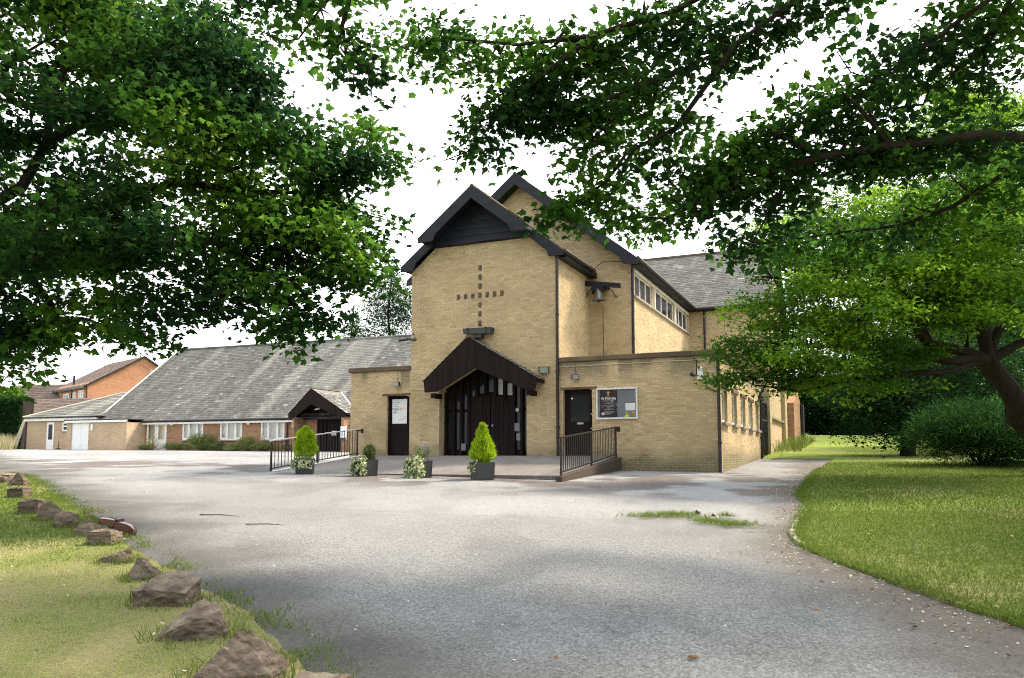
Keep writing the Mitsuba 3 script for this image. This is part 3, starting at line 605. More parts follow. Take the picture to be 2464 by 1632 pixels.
put(t + '__arm', tube([(-10.36, -.02, 5.72), (-10.3, -.2, 5.76), (-10.2, -.3, 5.74), (-10.14, -.34, 5.62)], .016, 6), m_('black_plastic'), MC)
put(t + '__lamp', tube([(-10.14, -.34, 5.62), (-10.13, -.36, 5.56), (-10.11, -.4, 5.48)], [.03, .06, .09], 10), m_('grey_metal'), MC, smooth=40)
t = thing('alarm_box', 'white rectangular alarm box with grey markings near the annexe corner', 'alarm box')
put(t + '__case', cbox(-.63, -.465, -.10, -.004, 3.80, 4.155, .012), m_('white'), MC)
mk = []
for i in range(3):
    x = -.60 + i * .042; mk += [box(x, x + .034, -.103, -.1005, 4.09, 4.12), box(x, x + .034, -.103, -.1005, 4.045, 4.072), box(x, x + .01, -.103, -.1005, 4.07, 4.092), box(x + .024, x + .034, -.103, -.1005, 4.07, 4.092)]
mk += [box(-.585, -.55, -.103, -.1005, 4.01, 4.02), box(-.535, -.50, -.103, -.1005, 4.01, 4.02), tube([(-.545, -.1005, 3.93), (-.545, -.103, 3.93)], .02, 10)]
put(t + '__marking', mk, m_('grey_print'), MC)
put(t + '__marking', [box(-.6, -.565, -.103, -.1005, 3.87, 3.90), box(-.54, -.51, -.103, -.1005, 3.875, 3.895), box(-.505, -.49, -.103, -.1005, 3.87, 3.905)], m_('black_print'), MC)
t = thing('wall_sounder', 'small black bell sounder left of the white alarm box', 'sounder')
put(t, [lathe([(0, -.05), (.05, -.05), (.06, -.02), (.04, .04), (0, .05)], 12).apply_translation([-.80, -.06, 3.96]), tube([(-.85, -.05, 4.0), (-.76, -.05, 3.93)], .018, 6)], m_('black_plastic'), MC, smooth=40)
# notice board
t = thing('notice_board', 'grey notice board with a plum panel reading St Francis', 'notice board')
a, b, z0, z1 = -3.76, -2.45, 2.665, 3.63
put(t + '__frame', [cbox(a, b, -.07, -.004, z1 - .05, z1, .006), cbox(a, b, -.07, -.004, z0, z0 + .05, .006), cbox(a, a + .05, -.0705, -.004, z0, z1, .006), cbox(b - .05, b, -.0705, -.004, z0, z1, .006)], m_('alu'), MC)
put(t + '__backing', box(a + .05, b - .05, -.03, -.006, z0 + .05, z1 - .05), m_('board_grey'), MC)
pnl = put(t + '__panel', box(-3.64, -3.09, -.042, -.031, 2.73, 3.575), m_('plum'), MC)
def lettering(txt, h, u, z, v, center=False, bold=False):
    m = meshkit.text_mesh(txt, h, .002, bold); w = m.bounds[1][0]
    x = m.vertices.copy(); x = np.stack([x[:, 0] + u - (w / 2 if center else 0), v - x[:, 2], x[:, 1] + z], 1)
    return tri(x, m.faces[:, ::-1] if False else m.faces)
put(pnl + '__lettering', lettering('St Francis', .075, -3.365, 3.275, -.0435, True, True), m_('white'), MC)
rl = np.random.default_rng(8); ln = []
for z, w, h in ((3.355, .15, .012), (3.225, .36, .016), (3.165, .17, .012), (3.14, .22, .012), (3.09, .32, .014), (3.065, .22, .012), (3.035, .13, .012), (2.985, .13, .012), (2.955, .29, .014)):
    x = -3.365 - w / 2
    while x < -3.365 + w / 2 - .02:
        q = rl.uniform(.02, .05); ln.append(box(x, min(x + q, -3.365 + w / 2), -.0445, -.043, z, z + h)); x += q + .008
for i in range(4): ln.append(box(-3.49, -3.17 - .05 * i, -.0445, -.043, 2.90 - i * .026, 2.911 - i * .026))
put(pnl + '__small_print', ln, m_('grey_print'), MC)
put(pnl + '__crest', [prism([(-3.375, 3.55), (-3.352, 3.52), (-3.345, 3.505), (-3.30, 3.50), (-3.30, 3.485), (-3.345, 3.475), (-3.355, 3.40), (-3.375, 3.38), (-3.39, 3.40), (-3.40, 3.475), (-3.42, 3.485), (-3.42, 3.50), (-3.40, 3.505)], -.046, -.0425)], m_('gold'), MC)
put(pnl + '__badge', [cbox(-3.585, -3.505, -.046, -.0425, 2.80, 2.875, .001)], m_('white'), MC)
put(pnl + '__badge', [box(-3.553, -3.537, -.048, -.0465, 2.815, 2.86), box(-3.567, -3.523, -.0481, -.0465, 2.832, 2.844)], m_('grey_print'), MC)
sh = put(t + '__sheet', box(-2.83, -2.53, -.036, -.031, 2.93, 3.15), m_('paper'), MC); tag(sh, 'white notice sheet')
put(t + '__hazard_sign', prism([(-2.87, 2.735), (-2.70, 2.735), (-2.785, 2.88)], -.036, -.031), m_('yellow'), MC)
put(t + '__hazard_sign', [prism([(-2.815, 2.80), (-2.755, 2.80), (-2.77, 2.83), (-2.80, 2.83)], -.038, -.0365)], m_('black_print'), MC)
put(t + '__sticker', [cbox(-2.63, -2.53, -.036, -.031, 2.75, 2.88, .001), ], m_('gold'), MC)
put(t + '__sticker', [box(-2.61, -2.55, -.038, -.0365, 2.77, 2.785), box(-2.61, -2.595, -.038, -.0365, 2.785, 2.85), box(-2.565, -2.55, -.038, -.0365, 2.785, 2.85), box(-2.595, -2.565, -.038, -.0365, 2.81, 2.825)], m_('black_print'), MC)
put(t + '__front_pane', box(a + .05, b - .05, -.062, -.0605, z0 + .05, z1 - .05), m_('glass'), MC)
# poster on the dark door
t = thing('poster', 'white poster reading MESSED UP on the dark door left of the porch', 'poster')
pp = put(t + '__sheet', prism(sg.box(-11.30, 2.66, -10.70, 3.52).buffer(.0).intersection(sg.box(-11.30, 2.66, -10.70, 3.52)), .15, .158), m_('paper'), MC)
def word(txt, h, u, z, mats):
    """each letter its own print colour"""
    x = u
    for ch_, mt in zip(txt, mats):
        if ch_ != ' ':
            m = lettering(ch_, h, x, z, .1495, bold=True); put(t + '__letter', m, m_(mt), MC); x = x + (m.bounds[1][0] - m.bounds[0][0]) + h * .16
word('MESSED', .088, -11.265, 3.125, ['slate_print', 'slate_print', 'slate_print', 'orange_print', 'pink_print', 'pink_print'])
word('UP...', .088, -11.265, 3.0, ['slate_print', 'teal_print', 'teal_print', 'teal_print', 'teal_print'])
ln = []
for z, w in ((3.40, .25), (3.335, .2), (3.265, .23)):
    x = -11.255
    while x < -11.255 + w: q = rl.uniform(.018, .035); ln += [box(x, x + q, .148, .1495, z, z + .022)]; x += q + .008
put(t + '__small_print', ln, m_('teal_print'), MC)
ln = []
for z, x0 in ((2.90, -10.82), (2.84, -10.94), (2.775, -11.03)):
    x = x0
    while x < -10.75: q = rl.uniform(.02, .035); ln += [box(x, x + q, .148, .1495, z, z + .024)]; x += q + .01
put(t + '__small_print', ln, m_('lilac_print'), MC)
# bell across the inner corner
t = thing('church_bell', 'grey bronze bell hung from a dark timber beam in the inner corner', 'bell')
put(t + '__beam', [prism([(-5.3, 7.79), (-3.79, 7.55), (-3.79, 7.40), (-5.3, 7.62)], 2.86, 3.02)], m_('timber'), MC)
put(t + '__headstock', [box(-4.78, -4.40, 2.84, 3.04, 7.34, 7.55), box(-4.82, -4.76, 2.9, 3.0, 7.25, 7.7)], m_('timber'), MC)
prof = [(.0, 7.42), (.10, 7.42), (.115, 7.36), (.12, 7.25), (.13, 7.17), (.16, 7.10), (.21, 7.05), (.245, 7.02), (.235, 7.01), (.19, 7.04)]
put(t + '__bell', lathe(prof[::-1], 28).apply_translation([-4.59, 2.94, 0]), m_('bronze'), MC, smooth=40)
put(t + '__clapper', [lathe([(0, 6.93), (.03, 6.95), (.03, 7.0), (.012, 7.03), (.012, 7.2)], 10).apply_translation([-4.59, 2.94, 0])], m_('black_iron'), MC, smooth=40)
for s, uc in ((-1, -5.12), (1, -3.95)):
    g = np.linspace(0, 2 * np.pi * 1.15, 18)
    sp = [(uc + s * (.02 + .05 * math.cos(a) * (1 - a / 12)), 2.95, 7.12 + .05 * math.sin(a) * (1 - a / 12)) for a in g]
    arm = [(uc - s * .28, 2.95, 7.42), (uc - s * .2, 2.95, 7.40), (uc - s * .12, 2.95, 7.3), (uc - s * .07, 2.95, 7.18), (uc - s * .03, 2.95, 7.1)] + sp[6:]
    put(t + '__scroll_bracket', tube(arm, .018, 6), m_('black_iron'), MC)
put(t + '__wall_mount', [box(-4.9, -4.3, 3.02, 3.4, 7.45, 7.52)], m_('black_iron'), MC)

# ------------------------------------------------------------------ forecourt, railings, bollards, planters
FV = -4.8
def fz(v): return 1.55 + (1.06 - 1.55) * (-v / 4.8)
fm = trimesh.convex.convex_hull([(u, v, z) for u in (-12.35, -3.15) for v, zt in ((0.0, 1.548), (FV, 1.06)) for z in (zt, .55)])
struct('forecourt', fm, m_('forecourt'), 'raised asphalt forecourt ramp before the porch', MC)
struct('kerb', [trimesh.convex.convex_hull([(u, v, z) for u in (-12.52, -12.352) for v, zt in ((-.01, 1.56), (FV - .05, 1.075)) for z in (zt, .6)])], m_('pale_concrete'), 'pale concrete kerb under the left railing', MC)
struct('kerb', [trimesh.convex.convex_hull([(u, v, z) for u in (-3.148, -2.98) for v, zt in ((-.01, 1.50), (FV - .45, 1.06)) for z in (zt, .6)])], m_('dark_brick'), 'dark brick kerb under the right railing', MC)
def railing(label, u, v0, z0, b0, v1, z1, b1, n, rail):
    t = thing('railing', label, 'railing')
    put(t + '__top_rail', prism([(v0, z0), (v1, z1), (v1, z1 - .035), (v0, z0 - .035)] if v1 > v0 else [(v1, z1), (v0, z0), (v0, z0 - .035), (v1, z1 - .035)], u - .028, u + .028, 'yz'), m_(rail), MC)
    put(t + '__bottom_rail', prism([(v1, b1 + .09), (v0, b0 + .09), (v0, b0 + .06), (v1, b1 + .06)], u - .02, u + .02, 'yz'), m_('black_iron'), MC)
    for i in range(n):
        f = (i + .5) / n; v = v0 + (v1 - v0) * f; put(t + '__baluster', box(u - .009, u + .009, v - .009, v + .009, b0 + (b1 - b0) * f + .085, z0 + (z1 - z0) * f - .03), m_('black_iron'), MC)
    for f in (.02, .5, .985):
        v = v0 + (v1 - v0) * f; put(t + '__post', box(u - .022, u + .022, v - .022, v + .022, b0 + (b1 - b0) * f - .05, z0 + (z1 - z0) * f - .02), m_('black_iron'), MC)
    put(t + '__bracket', [box(u - .02, u + .02, v0 - .03, -.002, z0 - .1, z0 - .05), box(u - .05, u + .05, -.012, -.004, z0 - .16, z0)], m_('black_iron'), MC)
railing('black iron railing with a pale top rail left of the forecourt', -12.44, -.2, 2.50, 1.56, -4.75, 2.01, 1.09, 30, 'alu')
railing('black iron railing with a dark top rail right of the forecourt', -3.07, -.2, 2.44, 1.52, -5.15, 2.02, 1.07, 32, 'black_iron')
for i, (u, lb) in enumerate(((-10.97, 'rounded stone bollard by the door with the poster'), (-8.98, 'rounded stone bollard just left of the porch screen'))):
    t = thing('stone_bollard', lb, 'bollard', 'stone bollards on the forecourt')
    put(t, lathe([(.13, 1.30), (.135, 1.7), (.128, 1.80), (.10, 1.87), (.05, 1.915), (0.001, 1.925)], 18).apply_translation([u, -1.55, 0]), m_('stone'), MC, smooth=40)
# foliage builders: (vertices, faces, uv)
def rot_from(nrm, tip):
    n = nrm / (np.linalg.norm(nrm, axis=1, keepdims=True) + 1e-9)
    y = tip - n * (tip * n).sum(1, keepdims=True); y /= np.linalg.norm(y, axis=1, keepdims=True) + 1e-9
    return np.stack([np.cross(y, n), y, n], -1)
def scatter(base, faces, pos, R, s, uv):
    V = np.einsum('kij,nj->kni', R, base) * s[:, None, None] + pos[:, None]
    F = faces[None] + (np.arange(len(pos)) * len(base))[:, None, None]
    return tri(V.reshape(-1, 3), F.reshape(-1, 3)), np.repeat(uv, len(base), axis=0)
_h = [(.30, -.04), (.31, .15), (.53, .40), (.27, .52)]
_o = [(0., .0)] + _h + [(0., .95)] + [(-x, y) for x, y in _h[::-1]]
MAPLE = np.array([(0, .3, .03)] + [(x, y, -.22 * abs(x) - .14 * (y - .3) ** 2) for x, y in _o]); MAPLE_F = np.array([(0, i + 1, (i + 1) % len(_o) + 1) for i in range(len(_o))])
DIA = np.array([(0, 0, 0), (.32, .45, -.08), (0, 1, -.05), (-.32, .45, -.08)]); DIA_F = np.array([(0, 1, 2), (0, 2, 3)])
STAR = np.array([(0, 0, 0), (.45, .15, -.06), (.22, .38, 0), (0, 1., -.08), (-.22, .38, 0), (-.45, .15, -.06)]); STAR_F = np.array([(0, 1, 2), (0, 2, 3), (0, 3, 4), (0, 4, 5)])
NEED = np.array([(-.10, 0, 0), (.10, 0, 0), (0, 1, 0)]); NEED_F = np.array([(0, 1, 2)])
MAPLE_B = MAPLE * [.9, 1, 1] + np.column_stack([0 * MAPLE[:, 0], 0 * MAPLE[:, 0], -.55 * np.abs(MAPLE[:, 0]) - .25 * np.maximum(0, MAPLE[:, 1] - .3)])
MAPLE_C = MAPLE * [.72, 1.05, 1] + np.column_stack([.10 * MAPLE[:, 1] ** 2, 0 * MAPLE[:, 0], .35 * np.abs(MAPLE[:, 0]) - .5 * np.maximum(0, MAPLE[:, 1] - .45)])
def leaves_at(r, centers, per, spread, size, base, faces, hue=(0, 1), flat=.5, droop=.25, out=None, huef=None, up=1.0):
    c = np.repeat(np.asarray(centers, float), per, axis=0); N = len(c)
    d = r.normal(size=(N, 3)); d[:, 2] *= flat; pos = c + d * spread
    nrm = r.normal(size=(N, 3)) * .55 + [0, 0, up]; tip = (d / (np.linalg.norm(d, axis=1, keepdims=True) + 1e-6)) + r.normal(size=(N, 3)) * .5 + [0, 0, -droop]
    if out is not None: tip = tip + np.repeat(out, per, axis=0) * .6
    u = np.clip(hue[0] + (hue[1] - hue[0]) * r.random(N) ** 1.4, 0, 1) if huef is None else huef(pos, r)
    Rm, sz, uv = rot_from(nrm, tip), size * r.uniform(.5, 1.3, N), np.column_stack([u, r.random(N)])
    if base is not MAPLE: return scatter(base, faces, pos, Rm, sz, uv)
    w = r.integers(0, 3, N); out_ = [scatter(b, faces, pos[w == i], Rm[w == i], sz[w == i], uv[w == i]) for i, b in enumerate((MAPLE, MAPLE_B, MAPLE_C))]
    return trimesh.util.concatenate([o[0] for o in out_]), np.vstack([o[1] for o in out_])

rp = np.random.default_rng(31)
plant_spots = [(-10.65, 'tall rounded', 1.0), (-8.60, 'small dark', 0), (-6.92, 'wispy', 0), (-5.09, 'pointed', 1.0)]
def planter(i, u, v, label):
    z = terl(MC, u, v); t = thing('planter', label, 'planter', 'square planters along the forecourt edge'); h, w = .44, .235; yaw = (.55, 1.05, 1.1, .85)[i]
    Mp = MC @ np.array(T().translate([u, v, z]).rotate([0, 0, 1], math.degrees(yaw)).matrix)
    for s in range(4):
        A = np.array(T().rotate([0, 0, 1], 90 * s).matrix); f = w * .92
        put(t + '__panel', trimesh.convex.convex_hull([(-f + .002, -f, 0), (f - .002, -f, 0), (-w + .002, -w, h), (w - .002, -w, h), (-f + .002, -f + .025, 0), (f - .002, -f + .025, 0), (-w + .002, -w + .025, h), (w - .002, -w + .025, h)]), m_('planter'), Mp @ A)
        put(t + '__corner_strip', tube([(-f, -f, 0), (-w, -w, h)], .012, 5), m_('planter'), Mp @ A)
    put(t + '__soil', box(-w + .03, w - .03, -w + .03, w - .03, h - .08, h - .05), m_('wet_soil'), Mp)
    return Mp, h
def conifer(name, label, Mp, h, H, R, prof, n, hue, mat='conifer_leaf'):
    t = thing(name, label, 'conifer'); r = np.random.default_rng(int(H * 1000) + n)
    zz = r.random(n) ** .8; rad = R * np.array([prof(z) for z in zz]); th = r.random(n) * 2 * np.pi; sh = np.sqrt(r.uniform(.35, 1.0, n))
    lump = 1 + .3 * (meshkit.noise(np.column_stack([np.cos(th) * 2.5 + 5, np.sin(th) * 2.5 + 5, zz * 6]), 3) - .5) * 2
    pos = np.column_stack([np.cos(th) * rad * sh * lump, np.sin(th) * rad * sh * lump, h - .06 + zz * H])
    tip = np.column_stack([np.cos(th) * .55, np.sin(th) * .55, np.full(n, 1.)]) + r.normal(size=(n, 3)) * .3
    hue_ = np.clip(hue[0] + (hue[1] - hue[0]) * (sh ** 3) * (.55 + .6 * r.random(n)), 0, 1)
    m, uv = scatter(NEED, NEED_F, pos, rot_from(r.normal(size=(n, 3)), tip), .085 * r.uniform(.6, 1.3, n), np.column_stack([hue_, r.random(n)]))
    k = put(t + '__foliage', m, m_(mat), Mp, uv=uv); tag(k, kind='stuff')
    put(t + '__stem', tube([(0, 0, h - .08), (0, 0, h + H * .75)], [.025, .006], 6), m_('bark'), Mp)
def trailing(label, Mp, h, dirs, n, size, reach, seed):
    t = thing('trailing_ivy', label, 'ivy'); r = np.random.default_rng(seed); C_, O_ = [], []; stems = []
    for k in range(n):
        a = dirs[0] + (dirs[1] - dirs[0]) * r.random(); w = .235 / max(abs(math.cos(a)), abs(math.sin(a)))
        L = reach * r.uniform(.4, 1.0); pts = []
        for s in np.linspace(0, 1, 6):
            rad = .12 + (w + .03 - .12) * min(1, s * 2.2) + max(0, s - .45) * .12; zz = h + .05 * math.sin(min(1, s * 2.2) * 3.1) - max(0, s - .4) / .6 * L
            pts.append((math.cos(a) * rad + r.normal(0, .012), math.sin(a) * rad + r.normal(0, .012), max(zz, .015 + r.random() * .03)))
        stems.append(tube(pts, .004, 3, False)); C_ += pts; O_ += [(math.cos(a), math.sin(a), 0)] * 6
    O_ = np.array(O_); cc = np.array(C_)
    nn = np.repeat(O_, 5, axis=0); c = np.repeat(cc, 5, axis=0); N = len(c)
    pos = c + r.normal(size=(N, 3)) * .03; pos[:, 2] = np.maximum(pos[:, 2], .012)
    m, uv = scatter(STAR, STAR_F, pos, rot_from(nn + r.normal(size=(N, 3)) * .5 + [0, 0, .5], r.normal(size=(N, 3)) * .6 + [0, 0, -.7]), size * r.uniform(.6, 1.3, N), np.column_stack([r.random(N), r.random(N)]))
    k = put(t + '__foliage', m, m_('ivy_leaf'), Mp, uv=uv); tag(k, kind='stuff'); put(t + '__stem', stems, m_('bark'), Mp)
P0 = planter(0, -10.65, -5.35, 'leftmost dark grey square planter under a rounded conifer')
P1 = planter(1, -8.60, -5.35, 'dark grey square planter with a small dark green shrub')
P2 = planter(2, -6.92, -5.35, 'dark grey planter half hidden under cascading variegated ivy')
P3 = planter(3, -5.09, -5.35, 'rightmost dark grey square planter under a pointed conifer')
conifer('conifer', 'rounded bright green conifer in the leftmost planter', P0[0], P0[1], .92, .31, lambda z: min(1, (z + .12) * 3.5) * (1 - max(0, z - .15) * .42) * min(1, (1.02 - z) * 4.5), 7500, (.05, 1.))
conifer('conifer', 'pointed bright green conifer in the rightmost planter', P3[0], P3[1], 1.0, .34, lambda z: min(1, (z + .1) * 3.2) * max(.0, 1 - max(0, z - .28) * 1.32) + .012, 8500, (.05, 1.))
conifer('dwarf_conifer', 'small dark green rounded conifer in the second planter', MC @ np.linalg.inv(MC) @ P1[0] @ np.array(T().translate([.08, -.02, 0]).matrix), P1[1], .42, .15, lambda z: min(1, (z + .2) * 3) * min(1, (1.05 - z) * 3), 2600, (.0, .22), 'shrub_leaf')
trailing('variegated ivy spilling round the leftmost planter', *P0, (1.9, 5.4), 30, .062, .30, 1)
trailing('variegated ivy spilling from the left side of the second planter', *P1, (1.7, 4.3), 30, .07, .46, 2)
trailing('thick curtain of variegated ivy over the third planter', *P2, (1.5, 4.4), 62, .075, .5, 3)
trailing('thin ivy at the left side of the rightmost planter', *P3, (2.4, 3.6), 7, .06, .28, 4)
t = thing('wispy_plant', 'thin wispy plant behind the ivy of the third planter', 'plant'); r = np.random.default_rng(5)
st = [tube([(0, 0, .38), (dx * .5, dy * .5, .38 + hh * .6), (dx, dy, .38 + hh)], .004, 3, False) for dx, dy, hh in zip(r.normal(0, .16, 26), r.normal(0, .16, 26), r.uniform(.15, .42, 26))]
ends = np.array([s.vertices.reshape(-1, 3, 3).mean(1)[i] for s in st for i in (1, 2)])
m, uv = leaves_at(r, ends, 5, .05, .05, DIA, DIA_F, up=.4)
k = put(t + '__foliage', m, m_('shrub_leaf'), P2[0], uv=uv); tag(k, kind='stuff'); put(t + '__stem', st, m_('bark'), P2[0])

# ------------------------------------------------------------------ the hall behind
hall = thing('church_hall', 'long low brick hall with a steep grey slate roof and white windows', 'hall')
EZ, RB, RZ = 4.16, 7.52, 10.13
hw = sg.box(-8.9, 1.4, 13, EZ - .05)
wnd = [(-1.04, .75, 2.58, 3.87), (2.23, 4.06, 2.56, 3.87), (5.62, 7.49, 2.55, 3.88)]
hdr = (-4.30, -2.50, 1.75, 3.89)
for x0, x1, z0, z1 in wnd + [hdr]: hw = hw.difference(sg.box(x0, z0, x1, z1))
hw = hw.difference(sg.box(10.0, 1.3, 12.6, 3.95))
put(hall + '__wall', prism(hw, 0, .25), m_('red_brick'), MH)
put(hall + '__wall', [prism([(0, 1.4), (0, EZ - .1), (RB, RZ - .15), (2 * RB, EZ - .1), (2 * RB, 1.4)], -8.9, -8.65, 'yz'), box(-8.9, 16, 2 * RB - .25, 2 * RB, 1.4, EZ)], m_('red_brick'), MH)
k = put(hall + '__roof', prism([(-.32, EZ - .25), (RB, RZ), (2 * RB + .32, EZ - .25), (2 * RB + .32, EZ - .37), (RB, RZ - .14), (-.32, EZ - .37)], -9.0, 17, 'yz'), m_('timber'), MH)
slates(k + '__slates', (-9.05, -.34, EZ - .24), (17, -.34, EZ - .24), (17, RB, RZ + .01), (-9.05, RB, RZ + .01), MH, dw=.32, dh=.235, seed=51, thick=.018)
put(k + '__ridge_tile', [tube([(x, RB, RZ + .02), (x + .44, RB, RZ + .02)], .11, 8) for x in np.arange(-9.05, 16.5, .45)], m_('slate'), MH, rand=(.3, .3)); tag(k + '__ridge_tile', kind='stuff')
put(k + '__verge', tube([(-9.06, -.34, EZ - .2), (-9.06, RB, RZ + .05)], .07, 6), m_('lead'), MH)
put(hall + '__gutter', [tube([(-9.0, -.40, EZ - .26), (8.3, -.40, EZ - .26)], .065, 8)], m_('dark_pipe'), MH, smooth=40)
put(hall + '__fascia', box(-9.0, 8.3, -.30, -.26, EZ - .5, EZ - .33), m_('white'), MH)
put(hall + '__soffit', box(-9.0, 8.3, -.26, .0, EZ - .47, EZ - .45), m_('white'), MH)
put(hall + '__downpipe', tube([(7.74, -.08, 1.7), (7.74, -.08, 3.75)], .05, 8), m_('dark_pipe'), MH, smooth=40)
for x0, x1, z0, z1 in wnd:
    c = [x0, x0 + (x1 - x0) * .33, x0 + (x1 - x0) * .68, x1]
    wk = put(hall + '__window', [box(x0, x1, -.03, .05, z0, z0 + .07), box(x0, x1, -.03, .05, z1 - .07, z1)] + [box(x - .045 if 0 < i < 3 else (x if i == 0 else x - .07), x + .045 if 0 < i < 3 else (x + .07 if i == 0 else x), -.035, .055, z0, z1) for i, x in enumerate(c)]
             + [m for i in (0, 2) for m in (box(c[i] + .07, c[i + 1] - .04, -.045, .04, z0 + .07, z0 + .14), box(c[i] + .07, c[i + 1] - .04, -.045, .04, z1 - .14, z1 - .07), box(c[i] + .05, c[i] + .12, -.045, .04, z0 + .07, z1 - .07), box(c[i + 1] - .12, c[i + 1] - .05, -.045, .04, z0 + .07, z1 - .07))], m_('white'), MH)
    for i in range(3): put(wk + '__pane', box(c[i] + .05, c[i + 1] - .05, .0, .006, z0 + .08, z1 - .08), m_('glass'), MH)
    bl = []
    for x in np.arange(x0 + .02, x1 - .02, .115): bl.append(trimesh.creation.box([.1, .004, z1 - z0 - .1], np.array(T().translate([x + .05, .16, (z0 + z1) / 2]).rotate([0, 0, 1], 24).matrix)))
    put(wk + '__blind', bl, m_('blind'), MH); put(wk + '__room', box(x0 - .2, x1 + .2, .5, .55, z0 - .2, z1 + .2), m_('dark_inside'), MH)
    put(hall + '__sill', cbox(x0 - .06, x1 + .06, -.10, .02, z0 - .09, z0 - .005, .01), m_('concrete'), MH)
    put(hall + '__lintel', box(x0 - .1, x1 + .1, -.012, .1, z1, z1 + .07), m_('concrete'), MH)
x0, x1, z0, z1 = hdr; xm = (x0 + x1) / 2
for a_, b_ in ((x0, xm - .01), (xm + .01, x1)):
    d = put(hall + '__door', [box(a_, a_ + .14, -.03, .03, z0, z1), box(b_ - .14, b_, -.03, .03, z0, z1), box(a_ + .14, b_ - .14, -.03, .03, z1 - .14, z1), box(a_ + .14, b_ - .14, -.03, .03, z0, 2.62)], m_('white'), MH)
    put(d + '__pane', box(a_ + .14, b_ - .14, .0, .006, 2.62, z1 - .14), m_('glass'), MH)
put(hall + '__door_blind', box(x0, x1, .2, .22, 1.8, z1), m_('blind'), MH)
for i, (x, z) in enumerate(((-1.94, 3.74), (4.66, 3.72))):
    t = thing('bulkhead_lamp', ('white bulkhead lamp left of the first hall window', 'white bulkhead lamp between the second and third hall windows')[i], 'lamp')
    put(t + '__housing', cbox(x - .16, x + .16, -.10, -.002, z - .05, z + .2, .03), m_('black_plastic'), MH); put(t + '__diffuser', cbox(x - .15, x + .13, -.2, -.1, z - .17, z + .1, .04), m_('white'), MH)
t = thing('alarm_box', 'white alarm box with a teal base on the hall wall left of its porch', 'alarm box')
put(t + '__case', cbox(8.12, 8.42, -.13, -.002, 3.3, 3.75, .03), m_('white'), MH); put(t + '__base', cbox(8.17, 8.37, -.12, -.002, 3.16, 3.3, .03), m_('teal_plastic'), MH)
put(t + '__conduit', tube([(8.5, -.02, 3.3), (8.5, -.02, 1.9)], .04, 6), m_('offwhite'), MH)
# hall porch
pk = put(hall + '__porch', [prism([(10.4, 5.68), (8.72, 4.10), (8.72, 3.86), (9.1, 3.86), (10.42, 4.70)][::-1], -1.28, -1.2), prism([(10.4, 5.68), (12.95, 4.12), (12.95, 3.86), (12.55, 3.86), (10.42, 4.70)], -1.28, -1.2)], m_('door_wood'), MH); tag(pk, 'dark timber porch gable on the hall')
for s, (xe, ze) in ((-1, (8.66, 4.07)), (1, (13.0, 4.10))):
    back = lambda z: (z - EZ + .25) / (RZ - EZ + .25) * (RB + .32) - .32
    put(pk + '__rafter', trimesh.convex.convex_hull([(10.4, -1.2, 5.64), (10.4, back(5.64), 5.64), (xe, -1.2, ze), (xe, back(ze), ze), (10.4, -1.2, 5.54), (10.4, back(5.64), 5.54), (xe, -1.2, ze - .1), (xe, back(ze), ze - .1)]), m_('door_wood'), MH)
    A, Bq, Cq, Dq = (xe, -1.3, ze + .02), (xe, back(ze) + .1, ze + .02), (10.4, back(5.68), 5.70), (10.4, -1.3, 5.70)
    if s < 0: A, Bq, Cq, Dq = Bq, A, Dq, Cq
    slates(pk + '__slates', A, Bq, Cq, Dq, MH, dw=.3, dh=.22, seed=60 + s, thick=.02)
put(pk + '__valley_flashing', tube([(10.5, back(5.6), 5.66), (13.0, back(4.1) - .05, 4.16)], .09, 5), m_('lead'), MH)
put(pk + '__ridge', tube([(10.4, -1.32, 5.70), (10.4, back(5.7), 5.72)], .09, 6), m_('coping'), MH)
for x0, x1 in ((9.0, 9.12), (12.62, 12.8)): put(pk + '__side_wall', box(x0, x1, -1.2, -.003, 1.4, 3.9), m_('red_brick'), MH)
put(pk + '__screen', [box(10.0, 12.6, .10, .15, 1.5, 3.95), box(9.9, 12.62, -.02, .1, 3.86, 3.95)] + [box(x - .05, x + .05, .02, .10, 1.5, 3.9) for x in (10.05, 10.35, 10.65, 10.95, 12.55)], m_('door_wood'), MH)
put(pk + '__gable_boarding', prism([(9.0, 3.95), (12.8, 3.95), (12.7, 4.25), (10.4, 5.5), (9.1, 4.25)], .02, .08), m_('door_wood'), MH)
put(pk + '__plate', box(8.9, 12.9, -.4, -.01, 3.95, 4.05), m_('door_wood'), MH)
put(pk + '__door', [cbox(10.98 + i * .3, 11.25 + i * .3, .03, .09, 1.7, 3.8, .01) for i in range(5)], m_('door_wood'), MH)
put(pk + '__notice', [box(11.1, 11.45, .02, .03, 2.78, 3.07)], m_('offwhite'), MH)
put(pk + '__notice', [box(12.3, 12.6, .0, .02, 2.78, 3.07)], m_('offwhite'), MH)
put(pk + '__lamp', [tube([(10.25, -.6, 4.42), (10.6, -.62, 4.48)], .06, 8)], m_('offwhite'), MH)
t = thing('wall_notice', 'white and teal notice panel beside the hall porch door', 'notice')
put(t + '__sheet', box(12.62, 13.02, -1.26, -1.21, 2.45, 3.30), m_('white'), MH); put(t + '__footer', box(12.62, 13.02, -1.265, -1.261, 2.45, 2.6), m_('teal_plastic'), MH); put(t + '__marking', box(12.72, 12.9, -1.266, -1.261, 2.95, 3.02), m_('black_print'), MH)
